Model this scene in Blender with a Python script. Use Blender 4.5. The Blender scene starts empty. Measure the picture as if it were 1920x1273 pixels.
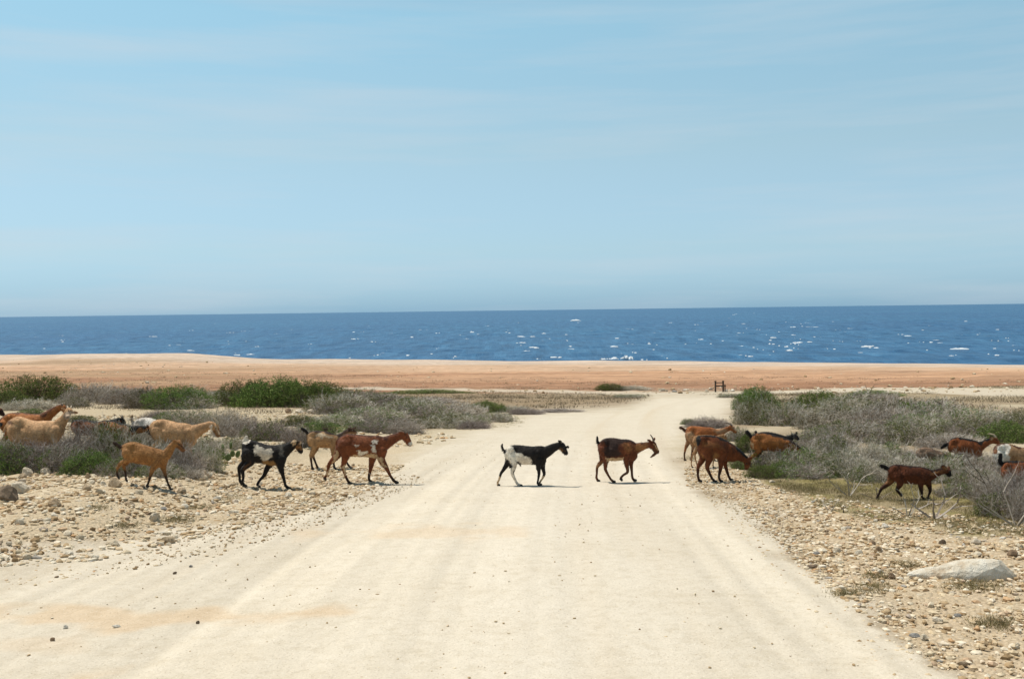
import bpy, math
import numpy as np
from mathutils import Vector, Matrix

# ------------------------------------------------------------------ camera, sky, sun, exposure
scn = bpy.context.scene
C = scn.collection
F = 1866.7                       # focal length in photo pixels (35 mm on 36 mm film)
CAMZ = 1.7
pitch = math.atan(55.0 / F); roll = math.atan(25.0 / 1920)
fwd = np.array([0, math.cos(pitch), -math.sin(pitch)])
r0v = np.array([1.0, 0, 0]); u0v = np.cross(r0v, fwd)
rgt = math.cos(roll) * r0v - math.sin(roll) * u0v
upv = math.sin(roll) * r0v + math.cos(roll) * u0v
CP = np.array([0, 0, CAMZ])
cam_d = bpy.data.cameras.new('camera'); cam = bpy.data.objects.new('camera', cam_d); C.objects.link(cam)
cam_d.sensor_width = 36; cam_d.sensor_fit = 'HORIZONTAL'; cam_d.lens = 35.0
cam_d.clip_start = 0.1; cam_d.clip_end = 200000
m = Matrix(((rgt[0], upv[0], -fwd[0], CP[0]), (rgt[1], upv[1], -fwd[1], CP[1]), (rgt[2], upv[2], -fwd[2], CP[2]), (0, 0, 0, 1)))
cam.matrix_world = m
scn.camera = cam

sun_vec = Vector((-0.32, 0.21, 1.0)).normalized()
sun_d = bpy.data.lights.new('sun', 'SUN'); sun = bpy.data.objects.new('sun', sun_d); C.objects.link(sun)
sun_d.energy = 5.0; sun_d.angle = math.radians(0.5); sun_d.color = (1.0, 0.95, 0.86)
sun.rotation_euler = sun_vec.to_track_quat('Z', 'Y').to_euler()

w = bpy.data.worlds.new('World'); scn.world = w; w.use_nodes = True
nt = w.node_tree; nt.nodes.clear()
sky = nt.nodes.new('ShaderNodeTexSky'); sky.sky_type = 'NISHITA'; sky.sun_disc = False
sky.sun_elevation = math.asin(sun_vec.z)
sky.sun_rotation = math.atan2(sun_vec.x, sun_vec.y)
sky.air_density = 1.0; sky.dust_density = 0.3; sky.ozone_density = 2.0
geo = nt.nodes.new('ShaderNodeTexCoord')
sep = nt.nodes.new('ShaderNodeSeparateXYZ'); nt.links.new(geo.outputs['Generated'], sep.inputs[0])
ramp = nt.nodes.new('ShaderNodeValToRGB'); nt.links.new(sep.outputs['Z'], ramp.inputs['Fac'])
e = ramp.color_ramp.elements
e[0].position = 0.0; e[0].color = (0.45, 0.81, 1.44, 1)
e[1].position = 0.70; e[1].color = (0.78, 0.84, 0.66, 1)
k = e.new(0.06); k.color = (0.84, 1.01, 1.20, 1)
k = e.new(0.158); k.color = (1.30, 1.32, 1.15, 1)
k = e.new(0.28); k.color = (1.52, 1.70, 1.36, 1)
tint = nt.nodes.new('ShaderNodeMix'); tint.data_type = 'RGBA'; tint.blend_type = 'MULTIPLY'; tint.inputs['Factor'].default_value = 1
nt.links.new(sky.outputs[0], tint.inputs['A']); nt.links.new(ramp.outputs[0], tint.inputs['B'])
mp = nt.nodes.new('ShaderNodeMapping'); nt.links.new(geo.outputs['Generated'], mp.inputs[0]); mp.inputs['Scale'].default_value = (1.6, 1.6, 20)
mp.inputs['Rotation'].default_value = (0.05, -0.03, 0)
cn = nt.nodes.new('ShaderNodeTexNoise'); cn.inputs['Scale'].default_value = 1.7; cn.inputs['Detail'].default_value = 6; cn.inputs['Roughness'].default_value = 0.55
nt.links.new(mp.outputs[0], cn.inputs['Vector'])
cr = nt.nodes.new('ShaderNodeValToRGB'); nt.links.new(cn.outputs[0], cr.inputs['Fac'])
cr.color_ramp.elements[0].position = 0.44; cr.color_ramp.elements[0].color = (0, 0, 0, 1)
cr.color_ramp.elements[1].position = 0.80; cr.color_ramp.elements[1].color = (0.42, 0.42, 0.42, 1)
cm = nt.nodes.new('ShaderNodeMix'); cm.data_type = 'RGBA'
nt.links.new(cr.outputs[0], cm.inputs['Factor']); nt.links.new(tint.outputs['Result'], cm.inputs['A']); cm.inputs['B'].default_value = (6.3, 6.9, 7.4, 1)
bg = nt.nodes.new('ShaderNodeBackground'); bg.inputs['Strength'].default_value = 0.10
wo = nt.nodes.new('ShaderNodeOutputWorld')
nt.links.new(cm.outputs['Result'], bg.inputs[0]); nt.links.new(bg.outputs[0], wo.inputs[0])
scn.view_settings.view_transform = 'Standard'; scn.view_settings.look = 'None'
scn.view_settings.gamma = 1; scn.view_settings.exposure = 0.0
scn.view_settings.use_curve_mapping = False
scn.render.engine = 'CYCLES'

# ------------------------------------------------------------------ helpers
def hash2(ix, iy, s):
    h = (ix.astype(np.int64) * 374761393 + iy.astype(np.int64) * 668265263 + s * 974634777) & 0x7fffffff
    h = ((h ^ (h >> 13)) * 1274126177) & 0x7fffffff
    h = h ^ (h >> 16)
    return (h & 0xffff) / 65535.0
def vn(x, y, s=0):
    x = np.asarray(x, float); y = np.asarray(y, float)
    ix = np.floor(x); iy = np.floor(y); fx = x - ix; fy = y - iy
    fx = fx * fx * (3 - 2 * fx); fy = fy * fy * (3 - 2 * fy)
    a = hash2(ix, iy, s); b = hash2(ix + 1, iy, s); c = hash2(ix, iy + 1, s); d = hash2(ix + 1, iy + 1, s)
    return (a * (1 - fx) + b * fx) * (1 - fy) + (c * (1 - fx) + d * fx) * fy
def fbm(x, y, s=0, o=4):
    t = 0; a = 0.5
    for i in range(o):
        t = t + a * vn(np.asarray(x) * 2 ** i, np.asarray(y) * 2 ** i, s + i * 17); a *= 0.5
    return t / (1 - 0.5 ** o)
def sst(a, b, x):
    t = np.clip((np.asarray(x, float) - a) / (b - a), 0, 1); return t * t * (3 - 2 * t)

def project(P):
    P = np.asarray(P, float) - CP
    z = P @ fwd; z = np.where(np.abs(z) < 1e-6, 1e-6, z)
    return 960 + F * (P @ rgt) / z, 636.5 - F * (P @ upv) / z
def ray(px, py):
    return fwd + rgt * (px - 960) / F + upv * (636.5 - py) / F
def at_depth(px, py, Y):
    d = ray(px, py); return CP + d * (Y / d[1])

EX = np.array([-400, -260, -135, -95, -60, -38, 0, 22, 72, 130, 300.])
EY = np.array([262, 258, 252, 246, 226, 218, 190, 178, 141, 128, 120.])
def edgeY(X): return np.interp(X, EX, EY)
def bankw(X, Y): return sst(-3.7, -5.2, X) * sst(7.5, 10.5, Y) * (1 - sst(24, 34, Y))
def zg(X, Y):
    X = np.asarray(X, float); Y = np.asarray(Y, float)
    z = np.where(Y < 93, -0.0645 * Y, -6.0 - 0.02 * (Y - 93))
    z = z + 0.22 * np.exp(-((Y - 93) / 12.0) ** 2) * 0
    z = z + 0.25 * bankw(X, Y)
    z = z + (fbm(X * 0.35, Y * 0.35, 3, 3) - 0.5) * 0.05 * sst(3, 8, Y)
    z = z + (fbm(X * 0.05, Y * 0.05, 9, 3) - 0.5) * 0.5 * sst(25, 60, Y)
    e = edgeY(X)
    z = z + 1.25 * sst(-50, -78, X) * sst(60, 10, e - Y)
    return z
def to_ground(px, py):
    lo, hi = 1.0, 600.0
    d = ray(px, py)
    t = 2.0
    prev = t
    while t < 260:
        p = CP + d * t
        if p[2] < zg(p[0], p[1]): break
        prev = t; t *= 1.02
    a, b = prev, t
    for _ in range(25):
        mid = (a + b) / 2; p = CP + d * mid
        if p[2] < zg(p[0], p[1]): b = mid
        else: a = mid
    p = CP + d * a
    return np.array([p[0], p[1], float(zg(p[0], p[1]))])

def inpoly(x, y, poly):
    x = np.asarray(x, float); y = np.asarray(y, float)
    r = np.zeros(x.shape, bool); n = len(poly)
    for i in range(n):
        x1, y1 = poly[i]; x2, y2 = poly[(i + 1) % n]
        if y1 == y2: continue
        c = ((y1 > y) != (y2 > y)) & (x < (x2 - x1) * (y - y1) / (y2 - y1) + x1)
        r ^= c
    return r
def sdpoly(x, y, poly, ky=1.0):
    """signed distance in pixels, positive inside; ky scales vertical distances"""
    x = np.asarray(x, float); y = np.asarray(y, float) * ky
    pl = [(a, b * ky) for a, b in poly]
    best = np.full(x.shape, 1e9)
    for i in range(len(pl)):
        x1, y1 = pl[i]; x2, y2 = pl[(i + 1) % len(pl)]
        dx, dy = x2 - x1, y2 - y1; L = dx * dx + dy * dy + 1e-9
        t = np.clip(((x - x1) * dx + (y - y1) * dy) / L, 0, 1)
        best = np.minimum(best, np.hypot(x - x1 - t * dx, y - y1 - t * dy))
    return np.where(inpoly(x, y, pl), best, -best)

def mesh_np(name, verts, faces, smooth=False):
    me = bpy.data.meshes.new(name)
    verts = np.asarray(verts, np.float32); faces = np.asarray(faces, np.int32)
    nf, k = faces.shape
    me.vertices.add(len(verts)); me.vertices.foreach_set('co', verts.ravel())
    me.loops.add(nf * k); me.loops.foreach_set('vertex_index', faces.ravel())
    me.polygons.add(nf); me.polygons.foreach_set('loop_start', np.arange(0, nf * k, k, dtype=np.int32))
    me.polygons.foreach_set('use_smooth', np.full(nf, smooth))
    me.update(calc_edges=True); me.validate()
    return me
def link(name, data, mat=None, parent=None, loc=None):
    o = bpy.data.objects.new(name, data); C.objects.link(o)
    if mat is not None:
        if len(data.materials) == 0: data.materials.append(mat)
    if parent is not None: o.parent = parent
    if loc is not None: o.location = loc
    return o
def tag(o, label=None, cat=None, group=None, kind=None):
    if label: o['label'] = label
    if cat: o['category'] = cat
    if group: o['group'] = group
    if kind: o['kind'] = kind
    return o
def empty(name, loc): 
    o = bpy.data.objects.new(name, None); C.objects.link(o); o.location = loc; o.empty_display_size = 0.2; return o

def mat_new(name, col=(0.5, 0.5, 0.5), rough=0.8, spec=0.3):
    mt = bpy.data.materials.new(name); mt.use_nodes = True
    b = mt.node_tree.nodes['Principled BSDF']
    b.inputs['Base Color'].default_value = (*col, 1); b.inputs['Roughness'].default_value = rough
    b.inputs['Specular IOR Level'].default_value = spec
    return mt, mt.node_tree, b
def N(nt, t, **kw):
    n = nt.nodes.new(t)
    for a, b in kw.items(): setattr(n, a, b)
    return n
def noise(nt, scale, detail=4, rough=0.55, vec=None):
    n = nt.nodes.new('ShaderNodeTexNoise'); n.inputs['Scale'].default_value = scale; n.inputs['Detail'].default_value = detail; n.inputs['Roughness'].default_value = rough
    if vec is not None: nt.links.new(vec, n.inputs['Vector'])
    return n
def ramp_(nt, fac, stops):
    r = nt.nodes.new('ShaderNodeValToRGB'); nt.links.new(fac, r.inputs['Fac'])
    el = r.color_ramp.elements
    el[0].position = stops[0][0]; el[0].color = (*stops[0][1], 1)
    el[1].position = stops[-1][0]; el[1].color = (*stops[-1][1], 1)
    for p, c in stops[1:-1]:
        x = el.new(p); x.color = (*c, 1)
    return r
def mixc(nt, a, b, fac, mode='MIX'):
    n = nt.nodes.new('ShaderNodeMix'); n.data_type = 'RGBA'; n.blend_type = mode
    for s, v in (('A', a), ('B', b), ('Factor', fac)):
        if isinstance(v, (int, float)): n.inputs[s].default_value = v
        elif isinstance(v, tuple): n.inputs[s].default_value = (*v, 1)
        else: nt.links.new(v, n.inputs[s])
    return n.outputs['Result']
def math_(nt, op, a, b=0.5):
    n = nt.nodes.new('ShaderNodeMath'); n.operation = op
    for i, v in enumerate((a, b)):
        if isinstance(v, (int, float)): n.inputs[i].default_value = v
        else: nt.links.new(v, n.inputs[i])
    return n.outputs[0]
def bump(nt, b, h, strength=0.5, dist=0.02):
    n = nt.nodes.new('ShaderNodeBump'); n.inputs['Strength'].default_value = strength; n.inputs['Distance'].default_value = dist
    nt.links.new(h, n.inputs['Height']); nt.links.new(n.outputs[0], b.inputs['Normal'])

# ------------------------------------------------------------------ zones of the ground (outlines of the real places, traced once)
ROAD = [(-4000, 1250), (-900, 1090), (0, 1038), (180, 1030), (330, 1000), (470, 965), (600, 935), (700, 910), (750, 872), (795, 838), (870, 816), (945, 800),
        (1010, 773), (1110, 768), (1180, 762), (1212, 748), (1225, 738), (1372, 738), (1372, 760), (1362, 784), (1292, 795), (1268, 830), (1272, 870), (1300, 915),
        (1395, 938), (1462, 980), (1492, 1035), (1545, 1090), (1640, 1160), (1745, 1230), (1850, 1300), (2600, 1900), (-4000, 1900)]
TRACKS = [[(560, 725), (960, 730), (1235, 735), (1400, 734), (1600, 727), (1800, 727), (2100, 733), (2100, 742), (1800, 738), (1600, 735), (1400, 739), (1235, 741), (960, 735), (560, 729)],
          [(1690, 728), (1800, 727), (1980, 731), (1980, 744), (1830, 742), (1750, 737)]]
PALE = [[(-300, 758), (240, 756), (400, 760), (560, 768), (640, 790), (560, 800), (430, 798), (-300, 808)],
        [(420, 835), (560, 840), (800, 812), (800, 835), (760, 880), (700, 912), (400, 905)]]
LVERGE = [(-600, 870), (0, 882), (220, 885), (420, 868), (560, 855), (780, 832), (750, 872), (700, 915), (560, 955), (330, 1010), (180, 1045), (0, 1060), (-600, 1120)]
RVERGE = [(1275, 840), (1345, 850), (1390, 880), (1450, 915), (1600, 950), (1700, 985), (1920, 1005), (2300, 1030), (2300, 1500), (1920, 1420), (1740, 1250), (1600, 1140), (1520, 1080), (1470, 1000), (1380, 930), (1290, 912)]
GRASSY = [(1440, 905), (1600, 895), (1800, 900), (2200, 920), (2200, 1040), (1920, 1005), (1780, 1000), (1640, 975), (1520, 940)]
BROWNPATCH = [(640, 738), (900, 737), (1100, 741), (1205, 745), (1200, 758), (1130, 766), (960, 772), (800, 768), (640, 760)]

# ------------------------------------------------------------------ ground sheet
NR, NC = 520, 520
Yr = np.concatenate([np.linspace(-12, 4.0, 12, endpoint=False), 4.0 * (270 / 4.0) ** np.linspace(0, 1, NR - 12)])
uu = np.linspace(-1, 1, NC)
half = 0.60 * np.maximum(Yr, 4) + 6.5 + 0.25 * np.maximum(Yr - 40, 0)
GX = uu[None, :] * half[:, None]; GY = np.repeat(Yr[:, None], NC, 1)
# beyond 60 m the rows bend so that the last ones follow the coast edge
eY = edgeY(GX)
tt = np.clip((GY - 60) / (270 - 60), 0, 1)
GYw = np.where(GY > 60, 60 + tt * (eY - 60) , GY)
Z = zg(GX, GYw)
px, py = project(np.stack([GX, GYw, Z], -1))
front = GYw > 3
py = np.where(front, py, 1500); px = np.where(front, px, 960 + GX * 300)
nz = (fbm(GX * 1.1, GYw * 1.1, 21, 4) - 0.5)
jit = nz * 60 * np.clip(12 / np.maximum(GYw, 6), 0.15, 1.3)
sdr = sdpoly(px, py, ROAD, 2.0)
road = sst(-34, 30, sdr + jit * 2.0 + (fbm(GX * 6, GYw * 6, 23, 3) - .5) * 40 * np.clip(12 / np.maximum(GYw, 6), 0.1, 1.2))
trk = np.zeros_like(road)
for p in TRACKS: trk = np.maximum(trk, sst(-2, 2.5, sdpoly(px, py, p, 2.0) + nz * 6))
pale = np.zeros_like(road)
for p in PALE: pale = np.maximum(pale, sst(-10, 10, sdpoly(px, py, p, 2.0) + jit))
lv = sst(-14, 14, sdpoly(px, py, LVERGE, 2.0) + jit); rv = sst(-14, 14, sdpoly(px, py, RVERGE, 2.0) + jit)
verge = np.maximum(lv, rv) * (1 - road)
grs = sst(-14, 14, sdpoly(px, py, GRASSY, 2.0) + jit) * (1 - road)
brn = sst(-4, 4, sdpoly(px, py, BROWNPATCH, 2.0) + nz * 10)
def lerp(a, b, t): return a * (1 - t[..., None]) + np.array(b) * t[..., None]
SAND = (0.525, 0.462, 0.368)
col = np.zeros(GX.shape + (3,)) + np.array((0.30, 0.235, 0.16))
big = fbm(GX * 0.22, GYw * 0.12, 5, 4)
col = lerp(col, (0.44, 0.375, 0.27), sst(0.45, 0.65, big))
# far scrub land between 60 and 95 m: tan with grey brown
q = (GYw - 88) / np.maximum(eY - 88, 1)
n2 = fbm(GX * 0.012 + 3, GYw * 0.09, 31, 4); n3 = fbm(GX * 0.05, GYw * 0.5, 33, 4)
far_c = lerp(np.zeros(GX.shape + (3,)) + np.array((0.27, 0.185, 0.115)), (0.30, 0.165, 0.098), sst(0.02, 0.14, q + (n2 - .5) * .25))
far_c = lerp(far_c, (0.43, 0.26, 0.16), sst(0.20, 0.42, q + (n2 - .5) * .5))
far_c = lerp(far_c, (0.48, 0.33, 0.225), sst(0.45, 0.65, q + (n2 - .5) * .4))
far_c = lerp(far_c, (0.50, 0.405, 0.33), sst(0.68, 0.85, q + (n2 - .5) * .25))
far_c = far_c * (1 + (fbm(GX * 0.08 + 7, GYw * 0.9, 35, 4) - .5) * .75)[..., None]
far_c = lerp(far_c, (0.27, 0.165, 0.10), 0.75 * sst(0.55, 0.7, n3) * (1 - sst(0.2, 0.6, q)))
far_c = far_c * (1 + (fbm(GX * 0.30, GYw * 1.6, 37, 3) - .5) * .55 * (1 - .7 * sst(.5, .75, q)))[..., None]
leftfar = sst(-10, -60, GX)
far_c = lerp(far_c, (0.30, 0.205, 0.125), 0.75 * leftfar * sst(0.46, 0.6, fbm(GX * 0.012, GYw * 0.10, 77, 3)) * (1 - sst(.75, .85, q)))
farw = sst(-0.04, 0.03, q + (n3 - .5) * .06)
col = col * (1 - farw[..., None]) + far_c * farw[..., None]
scrub = sst(38, 55, GYw) * (1 - farw) * (0.45 + 0.55 * sst(0.38, 0.6, fbm(GX * 0.15, GYw * 0.25, 63, 4)))
col = lerp(col, (0.26, 0.20, 0.12), scrub * 0.85)
col = lerp(col, (0.25, 0.185, 0.115), brn * 0.9)
col = lerp(col, (0.50, 0.42, 0.30), pale * 0.85)
col = lerp(col, (0.53, 0.44, 0.315), lv * 0.9 * (1 - road)); col = lerp(col, (0.51, 0.415, 0.295), rv * 0.9 * (1 - road))
col = lerp(col, (0.235, 0.20, 0.085), grs * (0.35 + 0.65 * sst(0.4, 0.6, fbm(GX * 1.5, GYw * 1.5, 61, 3))))
rd = np.maximum(road, trk * 0.75)
col = lerp(col, SAND, rd)
# tyre streaks and ochre stains on the sand: they are soil colour
s = GX - 0.0023 * GYw ** 2
streak = fbm(s * 2.2, GYw * 0.05, 41, 4) - 0.5
fine_s = fbm(s * 9 + 4, GYw * 0.12, 47, 3) - 0.5
col = col * (1 + rd * (streak * (0.12 + 0.22 * sst(26, 12, GYw)) + fine_s * 0.30 * sst(30, 14, GYw)))[..., None] * (1 - (rd * np.clip(-streak, 0, 1))[..., None] * np.array([0.0, 0.12, 0.28]))
wear = np.exp(-((s - 0.15) / 1.3) ** 2) * (1 - sst(14, 30, GYw))
col = lerp(col, (0.58, 0.52, 0.43), rd * wear * 0.55)
for poly, a in (([(-200, 1150), (130, 1134), (330, 1146), (620, 1138), (660, 1146), (480, 1166), (250, 1174), (-200, 1172)], 0.45), ([(560, 994), (900, 992), (980, 1000), (600, 1004)], 0.3), ([(-200, 1195), (140, 1200), (150, 1212), (-200, 1215)], 0.2), ([(130, 1262), (240, 1250), (240, 1262), (120, 1290)], 0.35)):
    mk = sst(-18, 22, sdpoly(px, py, poly, 2.0) + (fbm(GX * 2.2, GYw * 2.2, 51, 4) - 0.5) * 110)
    col = lerp(col, (0.53, 0.36, 0.20), rd * mk * a)
# relief
rubble = np.clip(verge + pale * 0.6 + grs * 0.4, 0, 1)
rel = (fbm(GX * 5, GYw * 5, 71, 4) - 0.5) * 0.055 * rubble + (fbm(GX * 3, GYw * 3, 72, 3) - 0.5) * 0.05 * (1 - rd) * sst(9, 14, GYw) * (1 - farw)
rel = rel + (fbm(s * 2.4, GYw * 0.07, 43, 3) - 0.5) * 0.035 * road * sst(30, 15, GYw)
rel = rel + (fbm(GX * 0.6, GYw * 0.6, 79, 4) - 0.5) * 0.5 * farw * sst(1.0, 0.9, q) * 0.5
Zf = Z + rel
# cliff skirt
nrow = 6
ex = GX[-1]; eyy = GYw[-1]
SK = []
for i in range(1, nrow + 1):
    SK.append(np.stack([ex + (vn(ex * .3, i * 5.0, 3) - .5) * 2, eyy + i * 0.7 + (vn(ex * .25, i * 3.0, 4) - .5) * 2.5, Zf[-1] - i * 1.1], -1))
V = np.concatenate([np.stack([GX, GYw, Zf], -1).reshape(-1, 3)] + SK)
nr = NR + nrow
ii = (np.arange(nr - 1)[:, None] * NC + np.arange(NC - 1)[None, :]).ravel()
Fc = np.stack([ii, ii + 1, ii + NC + 1, ii + NC], -1)
me = mesh_np('ground', V, Fc, True)
colf = np.concatenate([col.reshape(-1, 3)] + [np.tile([[0.30, 0.22, 0.16]], (NC, 1))] * nrow)
ca = me.color_attributes.new('soil', 'FLOAT_COLOR', 'POINT')
ca.data.foreach_set('color', np.concatenate([np.clip(colf, 0.01, 1), np.ones((len(colf), 1))], 1).astype(np.float32).ravel())
ra = me.attributes.new('rubble', 'FLOAT', 'POINT')
ra.data.foreach_set('value', np.concatenate([np.clip(rubble * (1 - road * .8) + (1 - rd) * 0.45 + farw * .2, 0, 1).ravel(), np.ones(NC * nrow)]).astype(np.float32))

mt, t, b = mat_new('soil', rough=0.95, spec=0.1)
at = N(t, 'ShaderNodeAttribute', attribute_name='soil'); ar = N(t, 'ShaderNodeAttribute', attribute_name='rubble')
tc = N(t, 'ShaderNodeTexCoord')
n1 = noise(t, 55, 5, 0.7, tc.outputs['Object']); nn2 = noise(t, 9, 5, 0.65, tc.outputs['Object']); nn3 = noise(t, 1.3, 5, 0.6, tc.outputs['Object'])
g1 = ramp_(t, n1.outputs[0], [(0.25, (0.68, 0.66, 0.62)), (0.45, (1, 1, 1)), (0.75, (1.15, 1.15, 1.15))])
c = mixc(t, at.outputs['Color'], g1.outputs[0], 0.8, 'MULTIPLY')
g2 = ramp_(t, nn2.outputs[0], [(0.3, (0.88, 0.86, 0.82)), (0.5, (1, 1, 1)), (0.75, (1.06, 1.06, 1.07))])
c = mixc(t, c, g2.outputs[0], 0.8, 'MULTIPLY')
g3 = ramp_(t, nn3.outputs[0], [(0.3, (0.96, 0.945, 0.92)), (0.6, (1.02, 1.02, 1.02))])
c = mixc(t, c, g3.outputs[0], 0.8, 'MULTIPLY')
# fine gravel: pale chips and dark soil between them
vo = N(t, 'ShaderNodeTexVoronoi'); vo.inputs['Scale'].default_value = 26; t.links.new(tc.outputs['Object'], vo.inputs['Vector'])
chip = ramp_(t, vo.outputs['Distance'], [(0.0, (1.35, 1.32, 1.28)), (0.35, (1.1, 1.08, 1.04)), (0.62, (0.62, 0.56, 0.48))])
hs = N(t, 'ShaderNodeSeparateColor'); t.links.new(vo.outputs['Color'], hs.inputs[0])
chip2 = mixc(t, chip.outputs[0], (0.85, 0.8, 0.72), hs.outputs[0])
cg = mixc(t, c, chip2, 1.0, 'MULTIPLY')
c = mixc(t, c, cg, math_(t, 'MULTIPLY', ar.outputs['Fac'], 0.55))
# sparse dark specks
vs = N(t, 'ShaderNodeTexVoronoi'); vs.inputs['Scale'].default_value = 13; t.links.new(tc.outputs['Object'], vs.inputs['Vector'])
sp = ramp_(t, vs.outputs['Distance'], [(0.06, (1, 1, 1)), (0.10, (0, 0, 0))])
ns = noise(t, 3.1, 3, 0.6, tc.outputs['Object']); nsr = ramp_(t, ns.outputs[0], [(0.5, (0, 0, 0)), (0.7, (0.7, 0.7, 0.7))])
sf = mixc(t, sp.outputs[0], nsr.outputs[0], 1.0, 'MULTIPLY')
c = mixc(t, c, (0.22, 0.15, 0.09), sf)
vs2 = N(t, 'ShaderNodeTexVoronoi'); vs2.inputs['Scale'].default_value = 38; t.links.new(tc.outputs['Object'], vs2.inputs['Vector'])
sp2 = ramp_(t, vs2.outputs['Distance'], [(0.12, (1, 1, 1)), (0.2, (0, 0, 0))]); hs2 = N(t, 'ShaderNodeSeparateColor'); t.links.new(vs2.outputs['Color'], hs2.inputs[0])
pc = ramp_(t, hs2.outputs[1], [(0.0, (0.22, 0.15, 0.09)), (0.4, (0.36, 0.28, 0.19)), (0.7, (0.70, 0.65, 0.56)), (1.0, (0.74, 0.70, 0.62))])
c = mixc(t, c, pc.outputs[0], math_(t, 'MULTIPLY', sp2.outputs[0], 0.7))
t.links.new(c, b.inputs['Base Color'])
hh = math_(t, 'ADD', math_(t, 'MULTIPLY', n1.outputs[0], 0.5), math_(t, 'MULTIPLY', nn2.outputs[0], 1.2))
hh = math_(t, 'SUBTRACT', hh, math_(t, 'MULTIPLY', math_(t, 'MULTIPLY', vo.outputs['Distance'], ar.outputs['Fac']), 1.6))
bump(t, b, hh, 0.7, 0.02)
tag(link('ground', me, mt), kind='structure')

# ------------------------------------------------------------------ sea
SEAZ = -12.3
ys = 150 * (45000 / 150) ** (np.linspace(0, 1, 900))
us = np.linspace(-1, 1, 460)
SX = us[None] * (ys * 0.72 + 60)[:, None]; SY = np.repeat(ys[:, None], 460, 1)
amp = 0.75 * np.clip(900 / SY, 0.0, 1)
wv = (fbm(SX * 0.055 + SY * .012, SY * 0.12, 90, 4) - 0.5) * 2.2 + (vn(SX * 0.25, SY * 0.35, 95) - .5) * 0.5
SZ = SEAZ + amp * wv
ii = (np.arange(899)[:, None] * 460 + np.arange(459)[None]).ravel()
me = mesh_np('sea', np.stack([SX, SY, SZ], -1).reshape(-1, 3), np.stack([ii, ii + 1, ii + 461, ii + 460], -1), True)
mt, t, b = mat_new('sea_water', (0.022, 0.085, 0.19), 0.42, 0.28)
tc = N(t, 'ShaderNodeTexCoord')
mpn = N(t, 'ShaderNodeMapping'); t.links.new(tc.outputs['Object'], mpn.inputs[0]); mpn.inputs['Scale'].default_value = (0.16, 0.022, 0)
nA = noise(t, 1.0, 6, 0.75, mpn.outputs[0])
mpb = N(t, 'ShaderNodeMapping'); t.links.new(tc.outputs['Object'], mpb.inputs[0]); mpb.inputs['Scale'].default_value = (0.004, 0.0022, 0)
nB = noise(t, 1.0, 4, 0.5, mpb.outputs[0])
cA = ramp_(t, nA.outputs[0], [(0.30, (0.011, 0.055, 0.125)), (0.50, (0.022, 0.095, 0.200)), (0.68, (0.048, 0.158, 0.29)), (0.82, (0.13, 0.27, 0.40))])
cB = ramp_(t, nB.outputs[0], [(0.35, (0.88, 0.9, 0.95)), (0.65, (1.12, 1.1, 1.05))])
cc = mixc(t, cA.outputs[0], cB.outputs[0], 1.0, 'MULTIPLY')
t.links.new(cc, b.inputs['Base Color'])
bump(t, b, nA.outputs[0], 0.8, 2.0)
tag(link('sea', me, mt), kind='structure')

# whitecaps: low broken crests of foam
rng = np.random.default_rng(5)
VV = []; FF = []; off = 0
def crest(X, Y, L, h, wdt):
    global off
    n = 9
    tt = np.linspace(-1, 1, n)
    prof = np.clip(1 - tt ** 2, 0, 1) ** 0.7 * (0.45 + rng.random(n) * 0.8)
    x = X + tt * L / 2 + rng.normal(0, L * .03, n); y0 = Y + rng.normal(0, wdt * .3, n) + tt * L * rng.normal(0, .2)
    z = SEAZ + 0.15
    a = np.stack([x, y0 - wdt * prof * 0.8, np.full(n, z - .2)], -1); bb = np.stack([x, y0, z + h * prof], -1); c_ = np.stack([x, y0 + wdt * prof, np.full(n, z - .2)], -1)
    VV.append(np.concatenate([a, bb, c_]))
    for i in range(n - 1):
        FF.append([off + i, off + i + 1, off + n + i + 1, off + n + i]); FF.append([off + n + i, off + n + i + 1, off + 2 * n + i + 1, off + 2 * n + i])
    off += 3 * n
cnt = 0
while cnt < 240:
    d = rng.uniform(5, 98) ; pxx = rng.uniform(-150, 2070)
    if rng.random() > (0.45 + 0.55 * pxx / 1920) * (0.25 + 0.75 * sst(5, 45, d)) * (1 - .7 * sst(78, 92, d)): continue
    Yd = (CAMZ - SEAZ) * F / d
    X = (pxx - 960) / F * Yd
    if Yd < edgeY(X) + 25: continue
    L = rng.gamma(1.3, 0.62) + 0.4; h = 0.10 * L * rng.uniform(.4, 1)
    for j in range(rng.integers(1, 4)):
        crest(X + rng.normal(0, L * 0.9) * (j > 0), Yd + rng.normal(0, 6) * (j > 0), L * (1 if j == 0 else rng.uniform(.3, .7)) * (1 + Yd / 2500), min(h, .45) * (1 + Yd / 3000), 0.25)
    cnt += 1
for pxx, pyy, L, h in ((1172, 673, 3.0, .8), (1152, 674, 2.5, 0.6), (1130, 675, 2, .4), (1183, 674, 1.5, .7), (985, 660, 5, .3), (1480, 658, 2.4, .3), (1080, 602, 14, 1.6), (885, 624, 3, .8), (1625, 651, 5, .35), (1800, 655, 5, .3), (1450, 634, 4, .35)):
    hy = 594 - 25 * pxx / 1920; Yd = (CAMZ - SEAZ) * F / (pyy - hy); crest((pxx - 960) / F * Yd, Yd, L, h, 0.3)
me = mesh_np('whitecaps', np.concatenate(VV), FF, True)
mt, t, b = mat_new('sea_foam', (0.62, 0.67, 0.70), 0.9, 0.2)
tag(link('whitecaps', me, mt), 'white foam crests scattered over the blue sea', 'waves', kind='stuff')

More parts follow.
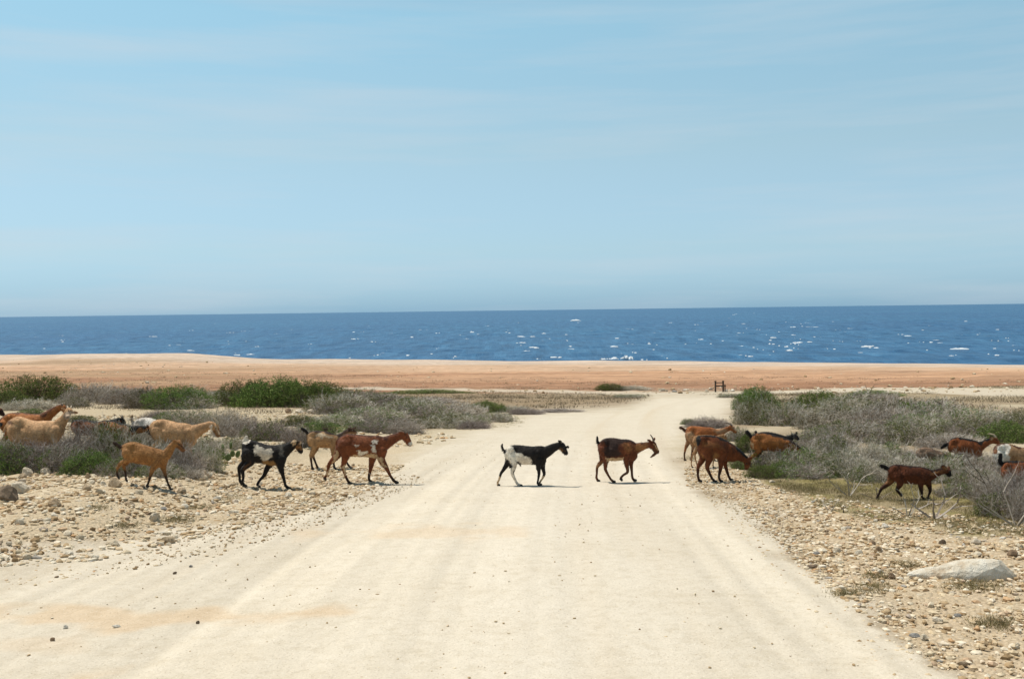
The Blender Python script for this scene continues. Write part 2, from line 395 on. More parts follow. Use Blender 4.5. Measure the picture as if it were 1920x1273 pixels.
# ------------------------------------------------------------------ rocks
def ico(sub):
    import bmesh
    bm = bmesh.new(); bmesh.ops.create_icosphere(bm, subdivisions=sub, radius=1)
    v = np.array([x.co[:] for x in bm.verts]); f = np.array([[q.index for q in p.verts] for p in bm.faces]); bm.free()
    return v, f
I1 = ico(1); I2 = ico(2); I3 = ico(3)
def rock_shape(base, seed, flat=0.6, rough=0.35):
    v, f = base; r = np.random.default_rng(seed)
    v = v.copy()
    for _ in range(9):                       # chop planes for an angular, broken outline
        n = r.normal(size=3); n /= np.linalg.norm(n); dd = r.uniform(0.5, 0.85)
        s_ = v @ n; over = np.maximum(s_ - dd, 0); v -= over[:, None] * n * 0.85
    nse = fbm(v[:, 0] * 2.3 + seed, v[:, 1] * 2.3 + v[:, 2] * 1.9, seed, 3) - 0.5
    v *= (1 + rough * nse)[:, None]
    v[:, 2] *= flat; v[:, 0] *= r.uniform(.9, 1.3)
    return v, f
mt_rock, t, b = mat_new('limestone', rough=0.95, spec=0.1)
oi = N(t, 'ShaderNodeObjectInfo'); tc = N(t, 'ShaderNodeTexCoord')
rc = ramp_(t, oi.outputs['Random'], [(0.0, (0.34, 0.24, 0.15)), (0.15, (0.54, 0.45, 0.32)), (0.6, (0.66, 0.58, 0.45)), (0.9, (0.74, 0.68, 0.57)), (1.0, (0.42, 0.27, 0.15))])
nn = noise(t, 4.0, 6, 0.7, tc.outputs['Object']); nr_ = ramp_(t, nn.outputs[0], [(0.3, (0.62, 0.52, 0.42)), (0.55, (1, 1, 1)), (0.8, (1.12, 1.12, 1.12))])
c = mixc(t, rc.outputs[0], nr_.outputs[0], 0.9, 'MULTIPLY'); t.links.new(c, b.inputs['Base Color'])
bump(t, b, nn.outputs[0], 0.5, 0.03)
mt_grav, t, b = mat_new('gravel', rough=0.95, spec=0.1)
gi = N(t, 'ShaderNodeNewGeometry')
rc = ramp_(t, gi.outputs['Random Per Island'], [(0.0, (0.24, 0.16, 0.09)), (0.10, (0.36, 0.25, 0.14)), (0.30, (0.50, 0.38, 0.24)), (0.6, (0.62, 0.52, 0.37)), (0.85, (0.72, 0.65, 0.53)), (0.95, (0.50, 0.31, 0.16)), (1.0, (0.36, 0.34, 0.31))])
tc = N(t, 'ShaderNodeTexCoord'); nn = noise(t, 40, 4, 0.6, tc.outputs['Object']); nr_ = ramp_(t, nn.outputs[0], [(0.3, (0.75, 0.7, 0.62)), (0.6, (1.05, 1.05, 1.05))])
t.links.new(mixc(t, rc.outputs[0], nr_.outputs[0], 1.0, 'MULTIPLY'), b.inputs['Base Color'])

def scatter(poly, n, ymin, ymax, seed, extra=None):
    r = np.random.default_rng(seed); out = []
    tot = 0
    while tot < n:
        Y = r.uniform(ymin, ymax, n * 3); X = r.uniform(-0.62, 0.62, n * 3) * ymax
        z = zg(X, Y); a, bq = project(np.stack([X, Y, z], -1))
        k = inpoly(a, bq, poly) & (a > -120) & (a < 2040) & (bq < 1330)
        P = np.stack([X, Y, z], -1)[k]; out.append(P); tot += len(P)
        if len(P) == 0: break
    return np.concatenate(out)[:n]
def relief_at(P):
    return P
def many(points, sizes, base, nt_, seed, flat=(0.4, 0.8), sink=0.25):
    r = np.random.default_rng(seed)
    tm = [rock_shape(base, seed + i, 1.0, .5)[0] for i in range(nt_)]; f = base[1]
    VV = []; FF = []; nv = len(base[0])
    k = r.integers(0, nt_, len(points))
    T = np.stack([tm[i] for i in k])
    a = r.uniform(0, 6.28, len(points)); ca_, sa = np.cos(a), np.sin(a)
    sx = sizes * r.uniform(.8, 1.4, len(points)); sy = sizes * r.uniform(.7, 1.1, len(points)); sz = sizes * r.uniform(*flat, len(points))
    x = T[..., 0] * sx[:, None]; y = T[..., 1] * sy[:, None]; z = T[..., 2] * sz[:, None]
    X = x * ca_[:, None] - y * sa[:, None] + points[:, 0:1]; Y = x * sa[:, None] + y * ca_[:, None] + points[:, 1:2]; Z = z + points[:, 2:3] + (sz * (0.5 - sink))[:, None]
    Vt = np.stack([X, Y, Z], -1).reshape(-1, 3)
    Ft = (f[None] + (np.arange(len(points)) * nv)[:, None, None]).reshape(-1, 3)
    return Vt, Ft
LV2 = [(-200, 872), (220, 880), (420, 860), (560, 850), (790, 832), (755, 875), (700, 918), (560, 965), (330, 1018), (180, 1052), (-200, 1075)]
RV2 = [(1280, 850), (1380, 880), (1450, 915), (1650, 950), (1960, 985), (2050, 1330), (1900, 1330), (1740, 1240), (1600, 1140), (1510, 1080), (1450, 1000), (1370, 935), (1290, 915)]
MIDL = [(-100, 760), (240, 757), (560, 768), (800, 812), (870, 818), (800, 835), (560, 850), (400, 850), (-100, 800)]
ALLROAD = [(-100, 1000), (700, 905), (800, 830), (1280, 800), (1290, 905), (1500, 1010), (1900, 1330), (-100, 1330)]
FARR = [(560, 722), (1240, 728), (1420, 724), (1920, 724), (1920, 745), (1700, 742), (1400, 740), (1240, 738), (560, 736)]
parts = []
def sz(n, seed, lo, hi, p=2.5):
    r = np.random.default_rng(seed); return lo + (hi - lo) * r.random(n) ** p
for poly, n, y0, y1, lo, hi, sd, pw in (([(1285, 880), (1400, 925), (1500, 985), (1580, 1060), (1700, 1160), (1960, 1330), (1760, 1335), (1560, 1190), (1440, 1060), (1340, 950)], 4200, 5.3, 17, 0.003, 0.020, 8, 3.2), ([(0, 1010), (330, 985), (600, 925), (760, 880), (800, 900), (640, 970), (420, 1040), (0, 1110)], 3200, 7, 17, 0.003, 0.022, 9, 3.2), (LV2, 21000, 8, 19, 0.005, 0.048, 1, 2.4), (RV2, 21000, 5.3, 18, 0.004, 0.034, 2, 3.2), (MIDL, 5000, 15, 46, 0.02, 0.09, 3, 2.0), (ALLROAD, 4200, 5.3, 26, 0.003, 0.014, 4, 3.5), ([(-50, 672), (500, 680), (1000, 688), (1960, 692), (1960, 730), (-50, 722)], 420, 95, 235, 0.06, 0.32, 7, 3.5), (FARR, 500, 70, 100, 0.05, 0.22, 6, 2.5)):
    P = scatter(poly, n, y0, y1, sd); S = sz(len(P), sd + 50, lo, hi, pw)
    cl = fbm(P[:, 0] * 1.4, P[:, 1] * 1.4, sd + 200, 3)
    if sd in (1, 2, 4): kk = np.random.default_rng(sd).random(len(P)) < sst(0.34, 0.6, cl) * (.85 if sd == 4 else .5) + (.15 if sd == 4 else .5); P = P[kk]; S = S[kk]
    parts.append(many(P, S, I1, 6, sd * 10, flat=(.35, .9)))
o_ = 0; Vs = []; Fs = []
for v_, f_ in parts: Vs.append(v_); Fs.append(f_ + o_); o_ += len(v_)
tag(link('gravel', mesh_np('gravel', np.concatenate(Vs), np.concatenate(Fs)), mt_grav), 'pale gravel and pebbles strewn over the verges', 'gravel', kind='stuff')

def stone_mat(name, a_, b_):
    mt, t, b = mat_new(name, rough=.95, spec=.1); tc = N(t, 'ShaderNodeTexCoord'); nn = noise(t, 3.5, 6, .7, tc.outputs['Object'])
    r_ = ramp_(t, nn.outputs[0], [(.3, a_), (.7, b_)]); t.links.new(r_.outputs[0], b.inputs['Base Color']); bump(t, b, nn.outputs[0], .6, .04); return mt
STONE = {'white': stone_mat('white_stone', (.55, .47, .36), (.78, .74, .66)), 'pale': stone_mat('pale_stone', (.42, .33, .23), (.68, .60, .48)), 'brown': stone_mat('brown_stone', (.17, .115, .07), (.33, .23, .15)), 'tan': stone_mat('tan_stone', (.34, .24, .15), (.55, .43, .29)), 'grey': stone_mat('grey_stone', (.16, .15, .14), (.38, .36, .33)), 'dark': stone_mat('dark_stone', (.13, .095, .065), (.27, .20, .14))}
rock_meshes = []
for i in range(8):
    v_, f_ = rock_shape(I2, 300 + i, 0.65, 0.55)
    mm = mesh_np('rock', v_, f_); mm.materials.append(mt_rock); rock_meshes.append(mm)
rrng = np.random.default_rng(77)
def rock_at(p, wm, hm, label, group=None, k=None, rz=None, dm=None):
    k = rrng.integers(0, 8) if k is None else k
    o = link('rock', rock_meshes[k]); vv = rock_meshes[k].vertices
    o.scale = (wm / 2.5, (dm or wm * rrng.uniform(.7, 1)) / 2.5, hm / 1.15)
    o.location = (p[0], p[1], p[2] + hm * 0.32)
    o.rotation_euler = (rrng.normal(0, .1), rrng.normal(0, .1), rrng.uniform(-.6, .6) if rz is None else rz)
    tag(o, label, 'rock', group)
    return o
ROCKS = [  # px, base py, width px, height px, label
    (38, 926, 46, 27, 'pale angular limestone rock beside the dark brown rock at the left edge'),
    (14, 940, 56, 34, 'dark brown rounded rock at the far left edge'),
    (50, 893, 32, 18, 'pale rock under the green shrub at the left'),
    (86, 890, 26, 15, 'pale rounded stone at the foot of the left green shrub'),
    (216, 915, 36, 24, 'blocky tan rock at the hind feet of the small tan goat'),
    (113, 906, 22, 12, 'tan stone between the left shrub and the rubble'),
    (163, 920, 24, 16, 'tan lump of rock left of the small tan goat'),
    (290, 978, 24, 20, 'pale upright stone with a dry grass tuft behind it'),
    (279, 966, 17, 9, 'orange brown stone just behind the pale upright stone'),
    (307, 955, 17, 8, 'grey flat stone on the left verge'),
    (342, 925, 26, 12, 'pale slab near the feet of the small tan goat'),
    (244, 948, 20, 15, 'tan stone with a grey flake leaning on it'),
    (32, 1046, 15, 8, 'small brown stone at the left edge of the sand'),
    (106, 1083, 12, 6, 'small brown stone on the sand at lower left'),
    (328, 1075, 10, 6, 'round dark pebble on the sand at left'),
    (358, 1062, 11, 5, 'grey pebble on the sand below the left verge'),
    (123, 1177, 15, 9, 'white stone on the ochre streak at lower left'),
    (219, 1175, 18, 7, 'flat white stone on the ochre streak'),
    (99, 1200, 14, 9, 'brown stone lowest on the sand at left'),
    (371, 1168, 9, 8, 'dark pebble at the right end of the ochre streak'),
    (541, 774, 17, 13, 'brownish boulder at the left end of the short row by the big green shrub'),
    (562, 774, 22, 8, 'low pale boulder in the middle of the short row'),
    (584, 775, 18, 12, 'pale boulder at the right end of the short row'),
    (661, 875, 12, 9, 'tan stone between the brown and white goat and the goat behind it'),
    (1241, 734, 16, 9, 'large pale boulder at the far end of the road'),
    (1285, 733, 12, 6, 'white boulder left of the wooden frame beyond the road'),
    (1325, 735, 13, 7, 'pale boulder at the left foot of the wooden frame'),
    (1333, 731, 14, 7, 'pale rock behind the left post of the wooden frame'),
    (1361, 734, 8, 6, 'white boulder just right of the wooden frame'),
    (1374, 734, 13, 6, 'white slab of rock right of the wooden frame'),
    (1250, 734, 7, 6, 'small pale rock beside the large boulder at the road end'),
    (1264, 735, 12, 6, 'grey rock at the road end'),
    (1448, 905, 20, 8, 'pale flat rock at the foot of the green shrub on the right'),
    (1767, 1021, 17, 16, 'dark grey brown stone at the edge of the right gravel'),
    (1898, 1042, 28, 16, 'brown rock behind the big white slab'),
    (1525, 943, 15, 8, 'white stone beside the forked twig on the right verge'),
    (1560, 943, 14, 7, 'white stone second along the right grassy verge'),
    (1480, 1027, 8, 6, 'dark pebble where the sand meets the right gravel'),
    (1549, 997, 11, 6, 'brown pebble in the right gravel'),
    (1520, 1064, 26, 8, 'flat dark stone on the right edge of the sand'),
    (1672, 1083, 22, 11, 'brown crusty lump left of the white slab'),
    (1592, 1038, 17, 8, 'ochre stone in the right gravel'),
    (1530, 1038, 18, 6, 'grey flat stone in the right gravel'),
    (1636, 1019, 14, 9, 'brown white stone in the right gravel'),
    (1830, 1020, 28, 14, 'pale stone behind the white slab'),
    (1880, 1012, 20, 10, 'white stone at the right edge behind the slab'),
    (1659, 989, 22, 9, 'white slab in the short grass on the right'),
    (1822, 1260, 16, 9, 'tan stone at the lower right corner'),
    (1716, 1195, 24, 10, 'grey crusty stone at lower right'),
    (1796, 1155, 18, 9, 'white and grey stone at lower right'),
    (1786, 1113, 20, 8, 'pale stone under the left end of the white slab'),
    (1633, 1105, 20, 7, 'pale stone under the brown lump'),
]
for (x, y, wd, ht, lb) in ROCKS:
    p = to_ground(x, y); s_ = p[1] / F
    o = rock_at(p, wd * s_, ht * s_ * (1.1 if wd > 20 else .8), lb)
    first = lb.split(' between')[0].split(' beside')[0].split(' behind')[0].split(' under')[0].split(' at ')[0].split(' on ')[0]
    key = next((k_ for k_ in ('dark', 'brown', 'ochre', 'orange', 'tan', 'grey', 'white', 'pale') if k_ in first), 'pale')
    o.material_slots[0].link = 'OBJECT'; o.material_slots[0].material = STONE[{'ochre': 'tan', 'orange': 'tan'}.get(key, key)]
# unnamed stones of the rubble
nR = 0
for poly, n, y0, y1, lo, hi, lb, gp, sd in ((LV2, 150, 9, 17, 0.07, 0.17, 'cream limestone stone in the rubble of the left verge', 'stones of the left verge', 11), (RV2, 105, 5.5, 16, 0.035, 0.10, 'cream stone in the gravel of the right verge', 'stones of the right verge', 12)):
    P = scatter(poly, n, y0, y1, sd); S = sz(n, sd, lo, hi, 2.5)
    for p, s_ in zip(P, S): rock_at(p, s_, s_ * rrng.uniform(.35, .7), lb, gp)

# the big white slab on the right
def slab():
    v, f = I3
    v = v.copy()
    for _ in range(1):
        pass
    u = v[:, 0]
    top = np.interp(u, [-1, -.8, -.45, -.36, -.3, 0, .3, .6, .74, .86, 1], [.3, .42, .46, .34, .52, .66, .82, 1.15, 1.35, .8, .35])
    V = np.stack([u * 0.43, v[:, 1] * 0.20 * (0.75 + 0.3 * u), np.where(v[:, 2] > 0, v[:, 2] * top * 0.185, v[:, 2] * 0.06)], -1)
    nn = fbm(V[:, 0] * 9, V[:, 1] * 9 + V[:, 2] * 12, 8, 4) - .5
    V *= (1 + 0.14 * nn)[:, None]
    # angular facets
    r = np.random.default_rng(4)
    for _ in range(7):
        n = r.normal(size=3) * np.array([.6, 1, 1]); n /= np.linalg.norm(n); s_ = V @ n; dd = np.quantile(s_, .95); V -= np.maximum(s_ - dd, 0)[:, None] * n * .7
    return V, f
v_, f_ = slab()
mt_slab, t, b = mat_new('white_limestone', rough=0.9, spec=0.15)
tc = N(t, 'ShaderNodeTexCoord'); nn = noise(t, 6, 6, 0.7, tc.outputs['Object'])
rr_ = ramp_(t, nn.outputs[0], [(0.32, (0.42, 0.29, 0.17)), (0.45, (0.62, 0.54, 0.42)), (0.6, (0.72, 0.67, 0.57)), (0.8, (0.77, 0.73, 0.65))])
t.links.new(rr_.outputs[0], b.inputs['Base Color']); nq = noise(t, 26, 5, .75, tc.outputs['Object']); bump(t, b, math_(t, 'ADD', nn.outputs[0], math_(t, 'MULTIPLY', nq.outputs[0], .45)), 1.0, .05)
o = link('white_slab_rock', mesh_np('white_slab_rock', v_, f_), mt_slab); p = to_ground(1812, 1086)
o.location = (p[0], p[1] + 0.1, p[2] + 0.005); o.rotation_euler = (0, 0, -0.08)
tag(o, 'big white slab of limestone rising to a point at right, lying on the right verge', 'rock')

# ------------------------------------------------------------------ shrubs: twigs and leaves
def prisms(p0, p1, ra_, rb):
    d = p1 - p0; L = np.linalg.norm(d, axis=1, keepdims=True) + 1e-9; d = d / L
    a = np.where(np.abs(d[:, 2:3]) < .9, np.array([[0, 0, 1.]]), np.array([[1., 0, 0]]))
    u = np.cross(d, a); u /= np.linalg.norm(u, axis=1, keepdims=True); v = np.cross(d, u)
    n = len(p0); Vt = np.zeros((n, 6, 3))
    for k in range(3):
        an = k * 2.0944; o = u * math.cos(an) + v * math.sin(an)
        Vt[:, k] = p0 + o * ra_[:, None]; Vt[:, 3 + k] = p1 + o * rb[:, None]
    base = (np.arange(n) * 6)[:, None, None]
    f = np.array([[0, 1, 4, 3], [1, 2, 5, 4], [2, 0, 3, 5]])[None] + base
    return Vt.reshape(-1, 3), f.reshape(-1, 4)
def leafquads(c, size, r):
    n = len(c)
    a = r.normal(size=(n, 3)); a /= np.linalg.norm(a, axis=1, keepdims=True)
    b_ = r.normal(size=(n, 3)); b_ -= (b_ * a).sum(1, keepdims=True) * a; b_ /= np.linalg.norm(b_, axis=1, keepdims=True)
    s1 = size * r.uniform(.7, 1.4, n); s2 = s1 * r.uniform(.35, .6, n)
    V = np.stack([c - a * s1[:, None], c + b_ * s2[:, None], c + a * s1[:, None], c - b_ * s2[:, None]], 1)
    return V.reshape(-1, 3), (np.arange(n)[:, None] * 4 + np.arange(4)[None])
def dome(r, n, W, D, H, seed, shell=0.0, low=0.0):
    """points in an uneven flattened dome"""
    out = []
    while sum(map(len, out)) < n:
        p = r.uniform(-1, 1, (n * 3, 3)); p[:, 2] = np.abs(p[:, 2])
        rad = np.linalg.norm(p, axis=1)
        ang = np.arctan2(p[:, 1], p[:, 0])
        lim = 0.62 + 0.55 * (fbm(np.cos(ang) * 1.8 + p[:, 2] * 1.5 + seed, np.sin(ang) * 1.8 + p[:, 2], seed, 3))
        k = (rad < lim) & (rad > shell * lim) & (r.random(len(rad)) < 0.3 + (rad / lim) ** 2)
        cl = fbm(p[:, 0] * 4 + 9, p[:, 1] * 4 + p[:, 2] * 3, seed + 5, 3)
        k &= cl > low
        out.append(p[k])
    p = np.concatenate(out)[:n]
    return p * np.array([W / 2, D / 2, H])
def twig_mesh(seed, W, D, H, nst, nside, rbase, jit_=0.35, lenf=1.0):
    r = np.random.default_rng(seed)
    tips = dome(r, nst, W * 1.0, D * 1.0, H, seed, .45)
    base = tips * np.array([.55, .55, 0]) + r.normal(0, .03 * W, (nst, 3)) * np.array([1, 1, 0])
    segs = []
    K = 5
    pts = []
    for k in range(K + 1):
        f_ = k / K
        q_ = base * (1 - f_) + tips * f_
        q_[:, 2] = tips[:, 2] * f_ ** 0.8
        q_ = q_ + r.normal(0, 0.03 * W ** .5, q_.shape) * (k > 0)
        pts.append(q_)
    P0 = []; P1 = []; RA = []; RB = []
    for k in range(K):
        P0.append(pts[k]); P1.append(pts[k + 1]); RA.append(np.full(nst, rbase * (1 - k / K * .7))); RB.append(np.full(nst, rbase * (1 - (k + 1) / K * .7)))
    for j in range(nside):
        k = r.integers(1, K, nst); f_ = r.random(nst)[:, None]
        arr = np.stack(pts, 0); i = np.arange(nst)
        a = arr[k, i] * (1 - f_) + arr[k + 1, i] * f_ if K > 0 else None
        dr = (arr[k + 1, i] - arr[k, i]); dr /= np.linalg.norm(dr, axis=1, keepdims=True) + 1e-9
        dr = dr + r.normal(0, .8, dr.shape); dr[:, 2] += .15; dr /= np.linalg.norm(dr, axis=1, keepdims=True)
        L = r.uniform(.08, .22, nst)[:, None] * lenf
        b_ = a + dr * L
        P0.append(a); P1.append(b_); RA.append(np.full(nst, rbase * .4)); RB.append(np.full(nst, rbase * .2))
        for q_ in range(2):
            d2 = dr + r.normal(0, .7, dr.shape); d2 /= np.linalg.norm(d2, axis=1, keepdims=True)
            s0 = a + dr * L * r.uniform(.3, .9, (nst, 1))
            P0.append(s0); P1.append(s0 + d2 * L * .5); RA.append(np.full(nst, rbase * .3)); RB.append(np.full(nst, rbase * .15))
    P0 = np.concatenate(P0); P1 = np.concatenate(P1); P0[:, 2] = np.maximum(P0[:, 2], -.02); P1[:, 2] = np.maximum(P1[:, 2], 0)
    V, f = prisms(P0, P1, np.concatenate(RA), np.concatenate(RB))
    return mesh_np('twigs', V, f)
def leaf_mesh(seed, W, D, H, n, size, low=0.42):
    r = np.random.default_rng(seed)
    nc = n // 9
    c = dome(r, nc, W, D, H, seed, .35, low)
    c = np.repeat(c, 9, 0)[:n] ; c = c + r.normal(0, size * 1.6, c.shape); c[:, 2] = np.maximum(c[:, 2], .01)
    V, f = leafquads(c, size, r)
    return mesh_np('foliage', V, f)
def veg_mat(name, stops, rough=.7, trans=0.15, spec=.1):
    mt, t, b = mat_new(name, rough=rough, spec=spec)
    g = N(t, 'ShaderNodeNewGeometry'); rc = ramp_(t, g.outputs['Random Per Island'], stops)
    oi = N(t, 'ShaderNodeObjectInfo'); hv = N(t, 'ShaderNodeHueSaturation'); t.links.new(rc.outputs[0], hv.inputs['Color'])
    t.links.new(math_(t, 'ADD', math_(t, 'MULTIPLY', oi.outputs['Random'], 0.05), 0.475), hv.inputs['Hue'])
    t.links.new(math_(t, 'ADD', math_(t, 'MULTIPLY', oi.outputs['Random'], 0.55), 0.72), hv.inputs['Value'])
    t.links.new(hv.outputs[0], b.inputs['Base Color'])
    if trans:
        tr = N(t, 'ShaderNodeBsdfTranslucent'); t.links.new(hv.outputs[0], tr.inputs[0]); mx = N(t, 'ShaderNodeMixShader'); mx.inputs[0].default_value = trans
        t.links.new(b.outputs[0], mx.inputs[1]); t.links.new(tr.outputs[0], mx.inputs[2]); t.links.new(mx.outputs[0], t.nodes['Material Output'].inputs[0])
    return mt
M_leaf = veg_mat('leaf_green', [(0, (0.035, 0.055, 0.013)), (.35, (0.085, 0.13, 0.028)), (.75, (0.155, 0.21, 0.045)), (1, (0.28, 0.31, 0.10))])
M_olive = veg_mat('leaf_olive', [(0, (0.035, 0.038, 0.014)), (.5, (0.10, 0.10, 0.035)), (1, (0.24, 0.21, 0.10))])
M_twig = veg_mat('grey_twig', [(0, (0.11, 0.078, 0.05)), (.3, (0.27, 0.215, 0.155)), (.65, (0.49, 0.43, 0.37)), (1, (0.76, 0.70, 0.64))], .85, 0)
M_dark = veg_mat('brown_twig', [(0, (0.06, 0.045, 0.03)), (1, (0.17, 0.13, 0.10))], .85, 0)
M_bare = veg_mat('bleached_branch', [(0, (0.30, 0.25, 0.20)), (1, (0.45, 0.40, 0.34))], .85, 0)

# prototypes: (parts, width, depth, height)
def protos():
    P = {}
    def mk(kind, lst): P[kind] = lst
    def addm(me, mt): me.materials.append(mt); return me
    near = (1.5, 1.1, 0.5); farp = (4.2, 3.0, 1.25)
    mk('grey', [([('twigs', addm(twig_mesh(10 + i, *near, 300, 10, .0045), M_twig)), ('foliage', addm(leaf_mesh(20 + i, *near, 1200, .009, .48), M_olive))], near) for i in range(3)])
    mk('green', [([('twigs', addm(twig_mesh(30 + i, *near, 150, 6, .0035), M_dark)), ('foliage', addm(leaf_mesh(40 + i, *near, 12000, .0105, .36), M_leaf))], near) for i in range(3)])
    mk('mixed', [([('twigs', addm(twig_mesh(50 + i, *near, 230, 8, .0045), M_twig)), ('foliage', addm(leaf_mesh(60 + i, *near, 5200, .0105, .44), M_leaf))], near) for i in range(3)])
    mk('fgrey', [([('twigs', addm(twig_mesh(70 + i, *farp, 400, 11, .013, lenf=2.2), M_twig)), ('foliage', addm(leaf_mesh(75 + i, *farp, 1800, .018, .48), M_olive))], farp) for i in range(2)])
    mk('fgreen', [([('twigs', addm(twig_mesh(80 + i, *farp, 180, 5, .010, lenf=2), M_dark)), ('foliage', addm(leaf_mesh(90 + i, *farp, 20000, .024, .34), M_leaf))], farp) for i in range(3)])
    mk('folive', [([('twigs', addm(twig_mesh(100 + i, *farp, 300, 9, .010, lenf=2), M_twig)), ('foliage', addm(leaf_mesh(110 + i, *farp, 12000, .023, .40), M_olive))], farp) for i in range(2)])
    mk('fmixed', [([('twigs', addm(twig_mesh(120 + i, *farp, 300, 9, .013, lenf=2.2), M_twig)), ('foliage', addm(leaf_mesh(130 + i, *farp, 9000, .022, .42), M_leaf))], farp) for i in range(2)])
    return P
PR = protos()
srng = np.random.default_rng(12)
def shrub(kind, x, y, wd, ht, label, group=None, depth=None):
    p = to_ground(x, y); s_ = p[1] / F
    W, H = wd * s_ * 1.06, ht * s_ * (1.15 if kind[0] != 'f' else 1.0)
    lst = PR[kind]; parts_, (pw, pd, ph) = lst[srng.integers(0, len(lst))]
    D = depth if depth else min(W * 0.8, 1.1 if kind[0] != 'f' else 5.0)
    nm = 'dry_shrub' if 'grey' in kind else 'green_shrub'
    ly = p[1] + D * 0.40
    o = empty(nm, (p[0] * ly / p[1], ly, float(zg(p[0], ly)) - 0.02))
    ky = 1 if srng.random() < .5 else -1
    o.scale = (W / (pw * .92), D / pd, H / (ph * .88)); o.rotation_euler = (0, 0, (0 if ky > 0 else math.pi) + srng.normal(0, .12))
    tag(o, label, 'shrub', group)
    for n_, me_ in parts_: link(n_, me_, None, o)
    return o
GL = {
 'bl': ('low shrub in the back row left of the road', 'shrubs in the back row on the left'),
 'ms': ('grey green brush sloping down to the left edge of the road', 'brush beside the left road edge'),
 'fl': ('grey brush hiding the legs of the goats at far left', 'brush in front of the goats at far left'),
 'rt': ('dry lilac grey brush in the thicket right of the road', 'dry brush of the right thicket'),
 'rf': ('grey green brush around the small dark brown goat on the right', 'brush around the goats on the right'),
}
